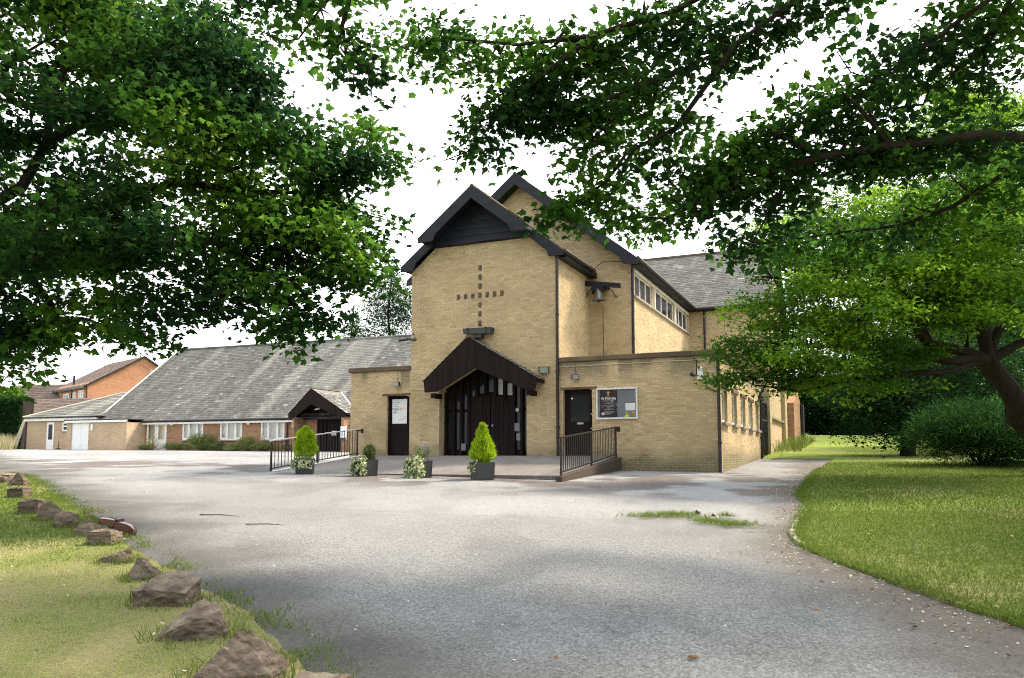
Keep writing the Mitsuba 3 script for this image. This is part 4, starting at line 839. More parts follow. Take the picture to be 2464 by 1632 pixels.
# ------------------------------------------------------------------ side wing and boiler house
wing = thing('side_wing', 'low buff brick wing with a pale tiled hipped roof left of the hall', 'building')
wp = sg.box(-16.37, 1.4, -8.9, 4.08).difference(sg.box(-14.22, 1.4, -13.49, 3.98)).difference(sg.box(-12.6, 3.3, -11.93, 3.96))
put(wing + '__wall', prism(wp, 0, .25), m_('buff_brick'), MH)
put(wing + '__wall', box(-16.37, -16.12, .25, 10, 1.4, 4.08), m_('buff_brick'), MH)
put(wing + '__fascia', box(-16.5, -9.0, -.2, -.16, 4.08, 4.28), m_('white'), MH)
put(wing + '__gutter', tube([(-16.55, -.26, 4.34), (-9.0, -.26, 4.34)], .06, 8), m_('dark_pipe'), MH, smooth=40)
wr = [(-16.55, -.25, 4.36), (-8.5, -.25, 4.36), (-8.5, 5, 6.45), (-12.4, 5, 6.45)]
k = put(wing + '__roof', [trimesh.convex.convex_hull([(-16.55, -.25, 4.36), (-8.5, -.25, 4.36), (-16.55, 10.2, 4.36), (-8.5, 10.2, 4.36), (-12.4, 5, 6.44), (-8.5, 5, 6.44), (-8.5, 5, 4.3)])], m_('slate'), MH, rand=(.9, .5))
slates(k + '__tiles', *[(p[0], p[1], p[2] + .01) for p in wr], MH, dw=.42, dh=.42, seed=70, thick=.03)
put(k + '__hip_tile', [tube([(-16.55, -.25, 4.40), (-12.4, 5, 6.5)], .08, 6), tube([(-12.4, 5, 6.5), (-8.5, 5, 6.5)], .08, 6)], m_('pale_conduit'), MH)
d = put(wing + '__door', [box(-14.22, -14.08, -.02, .05, 1.7, 3.98), box(-13.63, -13.49, -.02, .05, 1.7, 3.98), box(-14.08, -13.63, -.02, .05, 3.82, 3.98), box(-14.08, -13.63, -.02, .05, 1.7, 2.68)], m_('white'), MH)
put(d + '__pane', box(-14.08, -13.63, .01, .02, 2.68, 3.82), m_('dark_pane'), MH)
wk = put(wing + '__window', [box(-12.6, -12.5, -.03, .05, 3.3, 3.96), box(-12.03, -11.93, -.03, .05, 3.3, 3.96), box(-12.5, -12.03, -.03, .05, 3.3, 3.4), box(-12.5, -12.03, -.03, .05, 3.86, 3.96), box(-12.5, -12.03, -.03, .05, 3.62, 3.72)], m_('white'), MH)
for z0, z1 in ((3.4, 3.62), (3.72, 3.86)): put(wk + '__pane', box(-12.5, -12.03, .0, .01, z0, z1), m_('dark_pane'), MH)
put(wing + '__sill', box(-12.65, -11.88, -.08, .0, 3.22, 3.295), m_('concrete'), MH)
put(wing + '__downpipe', tube([(-16.42, -.06, 1.75), (-16.42, -.06, 4.25)], .05, 8), m_('dark_pipe'), MH, smooth=40)
t = thing('wall_lamp', 'round white lamp under the wing eaves', 'lamp')
put(t + '__diffuser', lathe([(0, -.1), (.12, -.08), (.16, 0), (.12, .08), (0, .1)], 14).apply_translation([-10.85, -.16, 3.82]), m_('white'), MH, smooth=40); put(t + '__hood', [cbox(-10.85, -10.62, -.2, -.002, 3.75, 4.0, .03)], m_('black_plastic'), MH)
t = thing('wall_tap', 'thin standpipe and rusty bracket on the wing wall', 'pipe')
put(t, [tube([(-12.9, -.03, 2.05), (-12.9, -.03, 2.55)], .02, 6), box(-13.15, -12.75, -.1, -.002, 1.98, 2.05)], m_('rust'), MH)
bh = thing('boiler_house', 'flat-roofed brown brick store with a large white door', 'building')
put(bh + '__wall', [prism(sg.box(-10.2, 1.4, -4.48, 3.82).difference(sg.box(-9.75, 1.4, -8.05, 3.78)), -1.6, -1.38), box(-10.2, -9.98, -1.38, -.003, 1.4, 3.82), box(-4.7, -4.48, -1.38, -.003, 1.4, 3.82)], m_('buff_brick'), MH)
put(bh + '__roof', [cbox(-10.35, -4.35, -1.75, -.003, 3.97, 4.05, .01)], m_('dark_pipe'), MH)
put(bh + '__fascia', box(-10.33, -4.37, -1.72, -1.68, 3.82, 3.965), m_('white'), MH)
d = put(bh + '__door', [box(-9.75, -8.91, -1.52, -1.48, 1.7, 3.78), box(-8.89, -8.05, -1.52, -1.48, 1.7, 3.78)], m_('white'), MH); tag(d, 'plain white double door')
t = thing('meter_box', 'narrow white box on the brown store wall', 'box'); put(t, cbox(-7.8, -7.62, -1.68, -1.602, 3.25, 3.7, .015), m_('white'), MH)
for i, (x, xx) in enumerate(((-17.25, -16.62), (-16.9, -16.5))):
    t = thing('leaning_pole', ('pale pole leaning on the wing corner, the outer of two', 'pale pole leaning on the wing corner, the inner of two')[i], 'pole', None)
    put(t, tube([(x, -.5, 1.8), (xx, -.1, 4.15)], .07, 6), m_('pale_conduit'), MH)

# ------------------------------------------------------------------ houses behind
def wall_win(key, M, x0, x1, y, z0, z1, face='front'):
    pass
hs = thing('brick_house', 'orange brick house with a dark tiled roof behind the hall', 'house')
MB = frame((-43.5, 80.0), -46)
put(hs + '__wall', [prism([(0, 1.5), (11, 1.5), (11, 8.8), (5.5, 12.0), (0, 8.8)], 0, 10), ], m_('orange_brick'), MB)
for s in (0, 1):
    A, Bq, Cq, Dq = ((-.35, 10.3, 8.55), (-.35, -.2, 8.55), (5.5, -.2, 12.1), (5.5, 10.3, 12.1)) if s == 0 else ((11.35, -.2, 8.55), (11.35, 10.3, 8.55), (5.5, 10.3, 12.1), (5.5, -.2, 12.1))
    rk = put(hs + '__roof', trimesh.convex.convex_hull([A, Bq, Cq, Dq] + [(p[0], p[1], p[2] - .15) for p in (A, Bq, Cq, Dq)]), m_('roof_tile'), MB, rand=(.1, .5))
    slates(rk + '__tiles', *[(p[0], p[1], p[2] + .01) for p in (A, Bq, Cq, Dq)], MB, dw=.4, dh=.36, mat='roof_tile', seed=80 + s, thick=.03)
put(hs + '__fascia', [box(-.38, -.33, -.2, 10.3, 8.35, 8.6)], m_('black_plastic'), MB)
put(hs + '__barge_board', [tube([(-.35, -.22, 8.5), (5.5, -.22, 12.05)], .09, 5), tube([(11.35, -.22, 8.5), (5.5, -.22, 12.05)], .09, 5)], m_('black_plastic'), MB)
put(hs + '__downpipe', [tube([(-.06, 4.6, 2), (-.06, 4.6, 8.5)], .07, 6), tube([(-.06, -.06, 2), (-.06, -.06, 8.5)], .06, 6)], m_('black_plastic'), MB)
put(hs + '__flue', tube([(.4, 5.6, 8.6), (.4, 5.6, 10.0)], .1, 8), m_('black_plastic'), MB)
for y0, y1, z0, z1 in ((1.0, 2.5, 6.3, 8.2), (3.4, 4.3, 6.7, 8.1), (5.6, 7.4, 6.2, 8.1)):
    wk = put(hs + '__window', [box(-.05, .0, y0, y0 + .14, z0, z1), box(-.05, .0, y1 - .14, y1, z0, z1), box(-.05, .0, y0, y1, z1 - .14, z1 + .001), box(-.05, .0, y0, y1, z0 - .001, z0 + .14), box(-.052, .0, (y0 + y1) / 2 - .07, (y0 + y1) / 2 + .07, z0, z1)], m_('white'), MB)
    put(wk + '__pane', box(-.02, -.005, y0 + .1, y1 - .1, z0 + .1, z1 - .1), m_('lamp_glass'), MB)
put(hs + '__vent', [box(6.2, 6.8, -.03, -.001, 10.2, 10.7)], m_('pale_conduit'), MB)
put(hs + '__string_course', [box(5.5, 9.5, -.03, -.001, 8.85, 8.95)], m_('roof_tile'), MB, rand=(.1, .5))
hp = put(hs + '__wing', [box(-3, 0, 6, 10, 1.5, 6.9)], m_('orange_brick'), MB)
put(hp + '__roof', trimesh.convex.convex_hull([(-3.3, 5.7, 6.9), (0, 5.7, 7.6), (-3.3, 10.2, 6.9), (0, 10.2, 7.6), (0, 10.2, 6.8), (-3.3, 5.7, 6.8), (0, 5.7, 6.8), (-3.3, 10.2, 6.8)]), m_('roof_tile'), MB, rand=(.1, .5))
wk = put(hp + '__window', [box(-2.5, -.9, 5.94, 6., 5.2, 6.5)], m_('white'), MB)
put(wk + '__pane', box(-2.3, -1.1, 5.92, 5.935, 5.35, 6.35), m_('lamp_glass'), MB)
for i, (o, ang, L, H, rw, lb) in enumerate((((-58, 86), 14, 14, 5.6, 9.4, 'pale brown tiled house roof behind the side wing, the higher of two'), ((-53.5, 78), 16, 12, 4.6, 7.2, 'low brown tiled roof just behind the side wing'))):
    hh = thing('tiled_house', lb, 'house'); Mx = frame(o, ang)
    put(hh + '__wall', prism([(0, 1.4), (0, H), (3.5, rw - .1), (7, H), (7, 1.4)], 0, L, 'yz'), m_('orange_brick'), Mx)
    rk = put(hh + '__roof', prism([(-.3, H - .1), (3.5, rw), (7.3, H - .1), (7.3, H - .25), (3.5, rw - .15), (-.3, H - .25)], -.2, L + .2, 'yz'), m_('roof_tile'), Mx, rand=(.5, .5))
    slates(rk + '__tiles', (-.2, -.32, H - .09), (L + .2, -.32, H - .09), (L + .2, 3.5, rw + .01), (-.2, 3.5, rw + .01), Mx, dw=.34, dh=.3, mat='roof_tile', seed=90 + i, thick=.035)

# ------------------------------------------------------------------ trees
def grow(r, limbs, targets, step=.3, sag=.10):
    """limbs: [(points, r0, r1)]; targets: leaf cluster centres. Every cluster is joined to the nearest branch grown so far. Returns limb tubes and the twigs as one mesh."""
    tubes, P, par, rad = [], [], [], []
    for pts, r0, r1 in limbs:
        p = np.asarray(pts, float)
        q = np.array(sg.LineString(p).segmentize(step).coords) if len(p[0]) == 3 else p
        t = np.linspace(0, 1, len(q)); rr = r0 + (r1 - r0) * t
        k = np.arange(len(q)); q = q + np.column_stack([np.sin(k * 1.3 + len(P)), np.cos(k * 1.7 + len(P)), np.sin(k * .9)]) * (rr * .35)[:, None] * (t > 0)[:, None]
        prev = -1 if not P else int(np.argmin(((np.array(P) - q[0]) ** 2).sum(1)))
        for i in range(len(q)): P.append(q[i]); par.append(prev); rad.append(rr[i]); prev = len(P) - 1
        tubes.append(tube(q, rr, 9))
    n0 = len(P); targets = np.asarray(targets, float)
    base = np.array(P); d = np.array([((base - t) ** 2).sum(1).min() for t in targets]); order = np.argsort(d)
    N = np.zeros((n0 + len(targets) * 14, 3)); N[:n0] = base; n = n0
    root = base[0]
    for t in targets[order]:
        dd = ((N[:n] - t) ** 2).sum(1); i = int(np.argmin(dd)); L = math.sqrt(dd[i]); m = max(1, min(12, int(L / step)))
        a = N[i].copy(); prev = i
        for s in range(1, m + 1):
            f = s / m; q = a + (t - a) * f; q[2] += sag * L * math.sin(f * math.pi) * .6
            if s < m: q = q + r.normal(0, .05, 3) * min(1, L)
            N[n] = q; par.append(prev); rad.append(0.); prev = n; n += 1
    N = N[:n]; cnt = np.zeros(n)
    for i in range(n - 1, -1, -1):
        cnt[i] += 1
        if par[i] >= 0: cnt[par[i]] += cnt[i]
    R = .0042 * cnt ** .42
    e = np.array([i for i in range(n0, n)]); pa = np.array([par[i] for i in e])
    A, Bq = N[pa], N[e]; ra, rb = np.minimum(R[pa], .09), np.minimum(R[e], .09)
    dv = Bq - A; ln = np.linalg.norm(dv, axis=1, keepdims=True) + 1e-9; dv = dv / ln
    ref = np.where(np.abs(dv[:, 2:]) < .9, [0, 0, 1.], [1., 0, 0]); x = np.cross(dv, ref); x /= np.linalg.norm(x, axis=1, keepdims=True); y = np.cross(dv, x)
    S = 4; g = np.arange(S) * 2 * np.pi / S; ring = np.cos(g)[None, :, None] * x[:, None] + np.sin(g)[None, :, None] * y[:, None]
    V = np.concatenate([A[:, None] + ring * ra[:, None, None], Bq[:, None] + ring * rb[:, None, None]], 1)
    f = np.array([[j, (j + 1) % S, S + (j + 1) % S] for j in range(S)] + [[j, S + (j + 1) % S, S + j] for j in range(S)])
    F = f[None] + (np.arange(len(e)) * 2 * S)[:, None, None]
    return tubes, tri(V.reshape(-1, 3), F.reshape(-1, 3)), N, n0
def blobs(r, spec, total, power=2.0, spray=None):
    """spec: [(centre, (rx, ry, rz))]; cluster centres spread through ellipsoids, thinner inside"""
    if spray:   # leafy sprays: flat, drooping plates of clusters with gaps between them
        c = blobs(r, spec, total // spray[0], power); k = np.repeat(np.arange(len(c)), spray[0]); a, q = r.random(len(k)) * 2 * np.pi, np.sqrt(r.random(len(k)))
        S = r.uniform(.55, 1.25, len(c))[k] * spray[1]; o = np.column_stack([np.cos(a) * q * S, np.sin(a) * q * S, -.22 * q * q * S + r.normal(0, spray[2], len(k))]); o[:, 2] += o[:, 0] * r.normal(0, .18, len(c))[k] + o[:, 1] * r.normal(0, .18, len(c))[k]
        return c[k] + o
    w = np.array([(s[1][0] * s[1][2]) ** (power / 2) for s in spec]); w = np.maximum(1, np.round(w / w.sum() * total)).astype(int); out = []
    for (c, R), k in zip(spec, w):
        d = r.normal(size=(k, 3)); d /= np.linalg.norm(d, axis=1, keepdims=True)
        out.append(np.asarray(c) + d * (r.random(k) ** .42)[:, None] * np.asarray(R))
    return np.vstack(out)
def make_tree(name, label, cat, limbs, targets, per, spread, size, base, faces, hue, seed, trunk_first=True, group=None, singles=0, flat=.5, droop=.25, mat='leaf', clump=.8):
    r = np.random.default_rng(seed); t = thing(name, label, cat, group)
    tubes, twigs, N, n0 = grow(r, limbs, targets)
    for i, tb in enumerate(tubes): put(t + ('__trunk' if i == 0 else '__limb'), tb, m_('bark'), smooth=True)
    k = put(t + '__twig', twigs, m_('bark')); tag(k, kind='stuff')
    hf = lambda pos, r_: np.clip(hue[0] + (hue[1] - hue[0]) * (.8 * np.clip((meshkit.noise(pos * clump, seed) - .34) / .34, 0, 1) + .3 * r_.random(len(pos)) ** 2), 0, .96) + (r_.random(len(pos)) > .992) * .04
    if singles:   # the leaves that show largest: entries of their own
        vis = [p for p in targets if p[1] > 5 and abs(p[0] / p[1]) < .64 and (p[2] - 1.6) / p[1] < .62]
        pick = [vis[i] for i in r.choice(len(vis), min(singles, len(vis)), replace=False)]; vv = []
        for s in range(5): vv.append(ply(tri(MAPLE, MAPLE_F), m_(mat), uv=np.tile([hue[0] + (hue[1] - hue[0]) * (s + .5) / 5, .2 + .6 * (s % 3) / 2], (len(MAPLE), 1))))
        for p in pick:
            R = rot_from(r.normal(size=(1, 3)) * .6 + [0, 0, 1.], r.normal(size=(1, 3)) + [0, 0, -.6])[0]; A = np.eye(4); A[:3, :3] = R * size * r.uniform(.9, 1.35); A[:3, 3] = p + r.normal(0, spread * .8, 3)
            scene[num(t + '__leaf')] = {**vv[r.integers(5)], 'to_world': T(A.tolist())}
    m, uv = leaves_at(r, targets, per, spread, size, base, faces, flat=flat, droop=droop, huef=hf)
    k = put(t + '__crown', m, m_(mat), uv=uv); tag(k, kind='stuff'); return t

# the big tree on the left
rt = np.random.default_rng(101)
D1 = 13.0
lspec = [((150, 100), 2.5, 13.5), ((380, 200), 1.9, 13), ((500, 330), 1.8, 12.6), ((640, 370), 1.55, 12.8), ((745, 420), .95, 13), ((835, 340), .36, 13), ((845, 400), .34, 13), ((700, 560), 1.2, 12.6), ((790, 620), .62, 12.8), ((560, 600), 1.5, 12.4), ((640, 720), .55, 12.4),
         ((350, 600), 1.9, 12.4), ((430, 730), .75, 12.2), ((150, 620), 2.1, 12.4), ((140, 740), .6, 12), ((50, 830), .62, 12), ((450, 150), 1.0, 13.4), ((330, 20), 1.6, 13.6), ((-200, 300), 2.6, 13), ((240, 380), 2.2, 12.4), ((0, -200), 2.6, 13.6), ((540, 110), .35, 13.4), ((640, 200), .45, 13.2), ((300, 755), .45, 12.2), ((-150, 700), 1.4, 12.4), ((-500, 250), 2.6, 14), ((820, 300), .3, 13)]
ltar = blobs(rt, [(atd(*p, Y), (R, R * 1.15, R * .9)) for p, R, Y in lspec], 4000, 1.7, (11, .62, .07))
ltar = ltar[ltar[:, 2] > 2.55]
bx = (ltar[:, 0] > -9.3) & (ltar[:, 0] < -5.6) & (ltar[:, 2] > 5.0) & (ltar[:, 2] < 6.6)          # the open, twiggy inside of the crown round its main limbs
ltar = ltar[~(bx & (rt.random(len(ltar)) < .45))]
def pxd(p):
    q = np.asarray(p) - EYE; yy = q[:, 1] * CP + q[:, 2] * SP_; zz = -q[:, 1] * SP_ + q[:, 2] * CP
    return (1232 + FOC * q[:, 0] / yy) / K, (PPY - FOC * zz / yy) / K
X_, Y_ = pxd(ltar); ltar = ltar[~((X_ > 110) & (X_ < 430) & (Y_ > 800)) & ~((X_ >= 430) & (X_ < 620) & (Y_ > 770))]
lim = [([(-11.2, 12.6, .4), (-11.1, 12.6, 2.0), (-10.9, 12.6, 4.0), (-10.7, 12.7, 5.2)], .38, .26),
       ([atd(-250, 560, 12.7), atd(-60, 520, 12.7), atd(100, 482, 12.7), atd(250, 470, 12.7), atd(400, 425, 12.8), atd(600, 375, 12.9)], .12, .025),
       ([atd(-120, 540, 12.7), atd(50, 430, 12.8), atd(105, 330, 12.9), atd(128, 210, 13), atd(200, 60, 13.2), atd(260, -100, 13.4)], .12, .03),
       ([atd(80, 490, 12.7), atd(200, 492, 12.5), atd(350, 520, 12.4), atd(520, 570, 12.4), atd(690, 660, 12.5)], .07, .016),
       ([atd(105, 330, 12.9), atd(300, 240, 13), atd(450, 170, 13.2), atd(600, 130, 13.3)], .09, .02),
       ([atd(-60, 520, 12.7), atd(40, 600, 12.3), atd(120, 700, 12.1), atd(160, 790, 12)], .09, .02),
       ([atd(400, 425, 12.8), atd(560, 440, 12.7), atd(740, 450, 12.9), atd(860, 410, 13)], .06, .012)]
make_tree('sycamore_tree', 'large dark sycamore filling the left side above the side wing', 'tree', lim, ltar, 17, .19, .128, MAPLE, MAPLE_F, (.02, .72), 102, singles=150)

# the tree whose boughs hang over the view from the right
ro = np.random.default_rng(201)
def spray(path, R0, R1, n, flat=.45, start=.25):
    p = np.array(sg.LineString(path).segmentize(.1).coords); L = len(p); i = ro.integers(int(start * L), L, n); f = (i / L)
    d = ro.normal(size=(n, 3)); d[:, 2] = d[:, 2] * flat - .12; d[:, 1] = np.where(f < .8, np.abs(d[:, 1]) + .25, d[:, 1]); return p[i] + d * (R0 + (R1 - R0) * f)[:, None]
TK = np.array([9.6, 8.6, 4.4])
oh = {
 'a': [TK, atd(2480, 312, 8.4), atd(2250, 318, 8.3), atd(2050, 335, 8.4), atd(1850, 375, 8.7), atd(1720, 420, 8.9), atd(1600, 478, 9.2), atd(1540, 505, 9.4), atd(1440, 500, 9.5)],
 'a2': [atd(2060, 335, 8.4), atd(1985, 250, 8.3), atd(1930, 200, 8.3)], 'a3': [atd(1900, 362, 8.6), atd(1800, 310, 8.6), atd(1740, 300, 8.7)],
 'b': [(9.3, 8.2, 7.0), atd(2200, -160, 7.8), atd(1980, -60, 8.0), atd(1850, 0, 8.2), atd(1700, 100, 8.5), atd(1560, 170, 8.8), atd(1450, 250, 9.1), atd(1370, 320, 9.4), atd(1330, 385, 9.6)],
 'b2': [atd(1560, 170, 8.8), atd(1420, 225, 9.0), atd(1290, 255, 9.3), atd(1190, 270, 9.5)], 'b3': [atd(1700, 100, 8.5), atd(1560, 300, 8.9), atd(1450, 350, 9.1), atd(1400, 420, 9.3), atd(1320, 480, 9.5), atd(1275, 520, 9.6)],
 'c': [atd(1980, -60, 8.0), atd(1750, -80, 8.3), atd(1550, 30, 8.7), atd(1380, 80, 9.0), atd(1200, 105, 9.3), atd(1050, 90, 9.6), atd(930, 110, 9.8)], 'c2': [atd(1380, 80, 9.0), atd(1250, 180, 9.3), atd(1150, 260, 9.6), atd(1098, 345, 9.8)],
 'd': [(9.4, 8.4, 6.4), atd(2350, -40, 8.0), atd(2200, 60, 8.2), atd(2080, 150, 8.4), atd(1960, 215, 8.6)], 'd2': [atd(2350, -40, 8.0), atd(2280, 120, 8.6), atd(2150, 200, 8.8)],
 'e': [TK + [0, .2, -.6], atd(2470, 340, 9.0), atd(2340, 390, 9.4), atd(2200, 480, 9.8), atd(2080, 520, 10.2), atd(1900, 545, 10.6), atd(1770, 560, 10.8)],
 'f': [atd(1750, -80, 8.3), atd(1300, -260, 7.6), atd(1000, -200, 7.4), atd(830, -80, 7.5), atd(740, 20, 7.7), atd(690, 90, 7.9)], 'f2': [atd(830, -80, 7.5), atd(790, 60, 7.8), atd(800, 130, 8.0), atd(850, 165, 8.1)], 'f3': [atd(830, -80, 7.5), atd(640, -60, 7.7), atd(560, 20, 7.9)],
 'g': [atd(1720, 420, 8.9), atd(1640, 380, 9.1), atd(1560, 430, 9.3)], 'h': [atd(1850, 375, 8.7), atd(1790, 470, 9.0), atd(1740, 560, 9.2)],
}
otar = np.vstack([spray(oh['a'], .34, .2, 165, start=.34), spray(oh['a2'], .35, .3, 60), spray(oh['a3'], .3, .25, 50), spray(oh['b'], .4, .18, 150, start=.34), spray(oh['b2'], .34, .22, 90), spray(oh['b3'], .24, .15, 70), spray(oh['c'], .42, .28, 170, start=.25), spray(oh['c2'], .32, .17, 90, start=.1),
                  spray(oh['d'], .45, .3, 110), spray(oh['d2'], .42, .32, 70), spray(oh['e'], .34, .26, 130, start=.3), spray(oh['f2'], .16, .15, 22, .8, .4), spray(oh['f'], .20, .18, 40, .8, .66), spray(oh['f3'], .17, .15, 24, .8, .4), spray(oh['g'], .24, .2, 40), spray(oh['h'], .24, .2, 40),
                  # the part of the crown above and behind the view
                  blobs(ro, [((8.0, 10.5, 11.8), (4.2, 3.6, 1.9)), ((11.8, 10.0, 9.3), (3.0, 3.2, 2.6)), ((4.6, 9.5, 10.9), (3.0, 2.6, 1.2)), ((6.5, 5.0, 9.4), (4.0, 3.0, 1.8)), ((11.5, 5.0, 8.0), (3.0, 3.5, 2.2)), ((2.0, 6.0, 9.2), (2.8, 2.2, 1.0)), ((0.5, 3.0, 8.4), (4.5, 2.6, 1.4)), ((5.5, 1.0, 8.2), (5, 4, 2)), ((-4.5, 2.2, 8.6), (3.5, 2.4, 1.4)), ((1.5, -3.5, 7.6), (6, 3.5, 2)), ((-6, -3.5, 8), (4.5, 3.5, 1.8))], 2300)])
rad = {'a': (.09, .012), 'b': (.065, .01), 'c': (.05, .008), 'd': (.07, .012), 'e': (.055, .01), 'f': (.06, .008)}
olim = [([(9.9, 8.6, .3), (9.8, 8.6, 2.5), TK, (9.4, 8.3, 7.5), (9.0, 7.8, 10.0)], .34, .12)] + [(v, *rad.get(k, (.035, .008))) for k, v in oh.items()]
make_tree('maple_tree', 'maple on the right whose leafy boughs hang across the top of the view', 'tree', olim, otar, 15, .15, .106, MAPLE, MAPLE_F, (.08, .66), 202, singles=290, droop=.7, clump=1.2)

# the spreading tree on the lawn
rr_ = np.random.default_rng(301)
rspec = [((1690, 790), .42, 19), ((1720, 868), .34, 19), ((1665, 872), .16, 19), ((1760, 720), .62, 19.4), ((1800, 560), .75, 20), ((1850, 640), 1.0, 20), ((1910, 480), 1.0, 20.5), ((1950, 760), 1.25, 19.6), ((2010, 600), 1.5, 20.4), ((2060, 420), 1.4, 21), ((2150, 690), 1.7, 20.6), ((2200, 500), 2.0, 21), ((2150, 320), 1.3, 21.5),
         ((2320, 340), 2.0, 21.5), ((2370, 600), 2.0, 21), ((1800, 850), .62, 19), ((1900, 860), .6, 19.2), ((2010, 860), .7, 19.4), ((2110, 830), .8, 20), ((2260, 240), 1.5, 21.5), ((1770, 800), .6, 19), ((2480, 450), 2.4, 21.5), ((2480, 700), 1.8, 21), ((1850, 740), .9, 19.4), ((1900, 700), .9, 18), ((2020, 720), 1.1, 18), ((2150, 640), 1.3, 18.4), ((1960, 600), 1.1, 18.6), ((2100, 520), 1.4, 19), ((2250, 560), 1.5, 19), ((2230, 700), 1.0, 18.6), ((1830, 800), .55, 17.8), ((1950, 830), .5, 17.8), ((2330, 450), 1.6, 19.4)]
rtar = blobs(rr_, [(atd(*p, Y), (R, R * 1.25, R * .72)) for p, R, Y in rspec], 6200, 1.3, (12, .62, .07))
fork = atd(2285, 835, 20.6)
rl_ = [([(14.6, 21.2, .8), atd(2400, 1020, 21), atd(2345, 930, 20.8), fork], .34, .25),
       ([fork, atd(2150, 790, 20.2), atd(2040, 700, 20), atd(1900, 655, 19.8), atd(1760, 640, 19.6)], .16, .02), ([fork, atd(2180, 830, 20), atd(2050, 805, 19.6), atd(1900, 800, 19.3), atd(1720, 790, 19)], .14, .02),
       ([fork, atd(2160, 862, 19.8), atd(2000, 872, 19.4), atd(1850, 905, 19.1), atd(1740, 890, 19)], .10, .015), ([fork, atd(2260, 700, 20.8), atd(2180, 560, 21), atd(2100, 420, 21)], .18, .03), ([fork, atd(2330, 700, 21), atd(2330, 520, 21.3), atd(2290, 330, 21.5)], .17, .03), ([fork, atd(2420, 760, 21), atd(2500, 600, 21.3)], .15, .03),
       ([atd(2150, 790, 20.2), atd(2060, 620, 20.4), atd(1990, 520, 20.5)], .08, .02)]
make_tree('hawthorn_tree', 'spreading bright green tree on the lawn reaching towards the annexe corner', 'tree', rl_, rtar, 18, .19, .108, STAR, STAR_F, (.56, .99), 302, flat=.35, droop=.2)

def simple_tree(name, label, cat, base, h, spec, total, per, spread, size, hue, seed, r0=.3, group=None, flat=.6, droop=.3):
    r = np.random.default_rng(seed); b = np.asarray(base, float); tar = blobs(r, spec, total)
    lim = [([b, b + [.05 * h * .3, 0, h * .35], b + [-.02 * h, 0, h * .7], b + [0, 0, h * .95]], r0, .04)]
    return make_tree(name, label, cat, lim, tar, per, spread, size, STAR, STAR_F, hue, seed + 1, group=group, flat=flat, droop=droop)
def g3(x, y): return (x, y, float(terr(x, y)))
x, y = 16.4, 13.0; z = float(terr(x, y))
simple_tree('lawn_tree', 'tree on the lawn beyond the right edge that shades the grass', 'tree', (x, y, z), 10.5, [((x, y, z + 7.5), (4.6, 4.4, 2.8)), ((x - 1.5, y - 2, z + 5.6), (3.2, 3, 1.8)), ((x + 1, y + 2, z + 5.4), (3.4, 3, 1.8))], 1050, 15, .4, .22, (.1, .6), 395)
# dark tree whose foliage droops to the lawn
simple_tree('drooping_tree', 'dark tree with foliage drooping to the lawn left of the bush', 'tree', g3(*atd(2095, 1000, 31)[:2]), 5.5, [(atd(1955, 905, 31), (1.3, 1.3, 1.0)), (atd(2030, 860, 31.5), (1.9, 1.6, 1.4)), (atd(2100, 940, 31), (1.6, 1.5, 1.3)), (atd(2070, 1015, 30), (.75, .8, .45)), (atd(1985, 985, 30.5), (.8, .9, .7)), (atd(2160, 850, 32), (2, 2, 1.6)), (atd(2040, 950, 31), (1.2, 1.2, 1.0)), (atd(2220, 960, 32), (1.6, 1.5, 1.4)), (atd(2300, 880, 33), (2.2, 1.8, 1.8))], 1700, 15, .3, .14, (0., .2), 401)
for i, (x, y, lb) in enumerate(((22.5, 39, 'dark dense tree behind the leaning trunk'), (29, 40, 'dark dense tree behind the bush at the right edge'))):
    z = float(terr(x, y)); simple_tree('dark_tree', lb, 'tree', (x, y, z), 8.5, [((x, y, z + 5.6), (3.4, 2.8, 2.8)), ((x, y - .5, z + 2.2), (3.6, 2.4, 2.0))], 1000, 14, .42, .27, (0., .5), 410 + 3 * i)
# trees at the back of the lawn
for i, (x, y, h, w, lb) in enumerate(((31, 62, 20, 5.4, 'tall tree behind the spreading lawn tree, nearest the church flank'), (35, 55, 20, 5.4, 'tall tree behind the spreading lawn tree, at the right edge'), (44, 64, 20, 6, 'tall far tree beyond the right edge of the lawn'))):
    z = float(terr(x, y)); simple_tree('background_tree', lb, 'tree', (x, y, z), h, [((x, y, z + h * .72), (w, w, h * .28)), ((x - w * .5, y, z + h * .5), (w * .7, w * .7, h * .22)), ((x + w * .5, y - 1, z + h * .52), (w * .7, w * .7, h * .22)), ((x, y - 1, z + h * .34), (w * .8, w * .8, h * .15)), ((x, y, z + h * .16), (w * 1.1, w * .8, h * .14))], 1300, 14, .5, .29, (.05, .5), 420 + 3 * i, group='tall trees behind the lawn')
for i, px in enumerate((1835, 1885, 1935, 1985, 2040, 2100)):
    p = atd(px, 1000, 74 + (i % 2) * 4); z = float(terr(p[0], p[1])); hh = 5.5 + 1.2 * math.sin(i * 2.1)
    simple_tree('hedge_tree', ('leftmost dark low tree in the far meadow row, by the church flank', 'second dark low tree of the far meadow row', 'third dark low tree of the far meadow row', 'fourth dark low tree of the far meadow row', 'fifth dark tree of the far meadow row, half behind the drooping tree', 'sixth dark tree of the far meadow row, behind the drooping tree')[i], 'tree', (p[0], p[1], z), hh, [((p[0], p[1], z + hh * .66), (2.3, 1.8, hh * .36)), ((p[0], p[1] + .5, z + hh * .2), (2.3, 1.6, hh * .24))], 620, 15, .4, .3, (.0, .3), 450 + 3 * i, r0=.2, group='dark trees at the far end of the meadow')
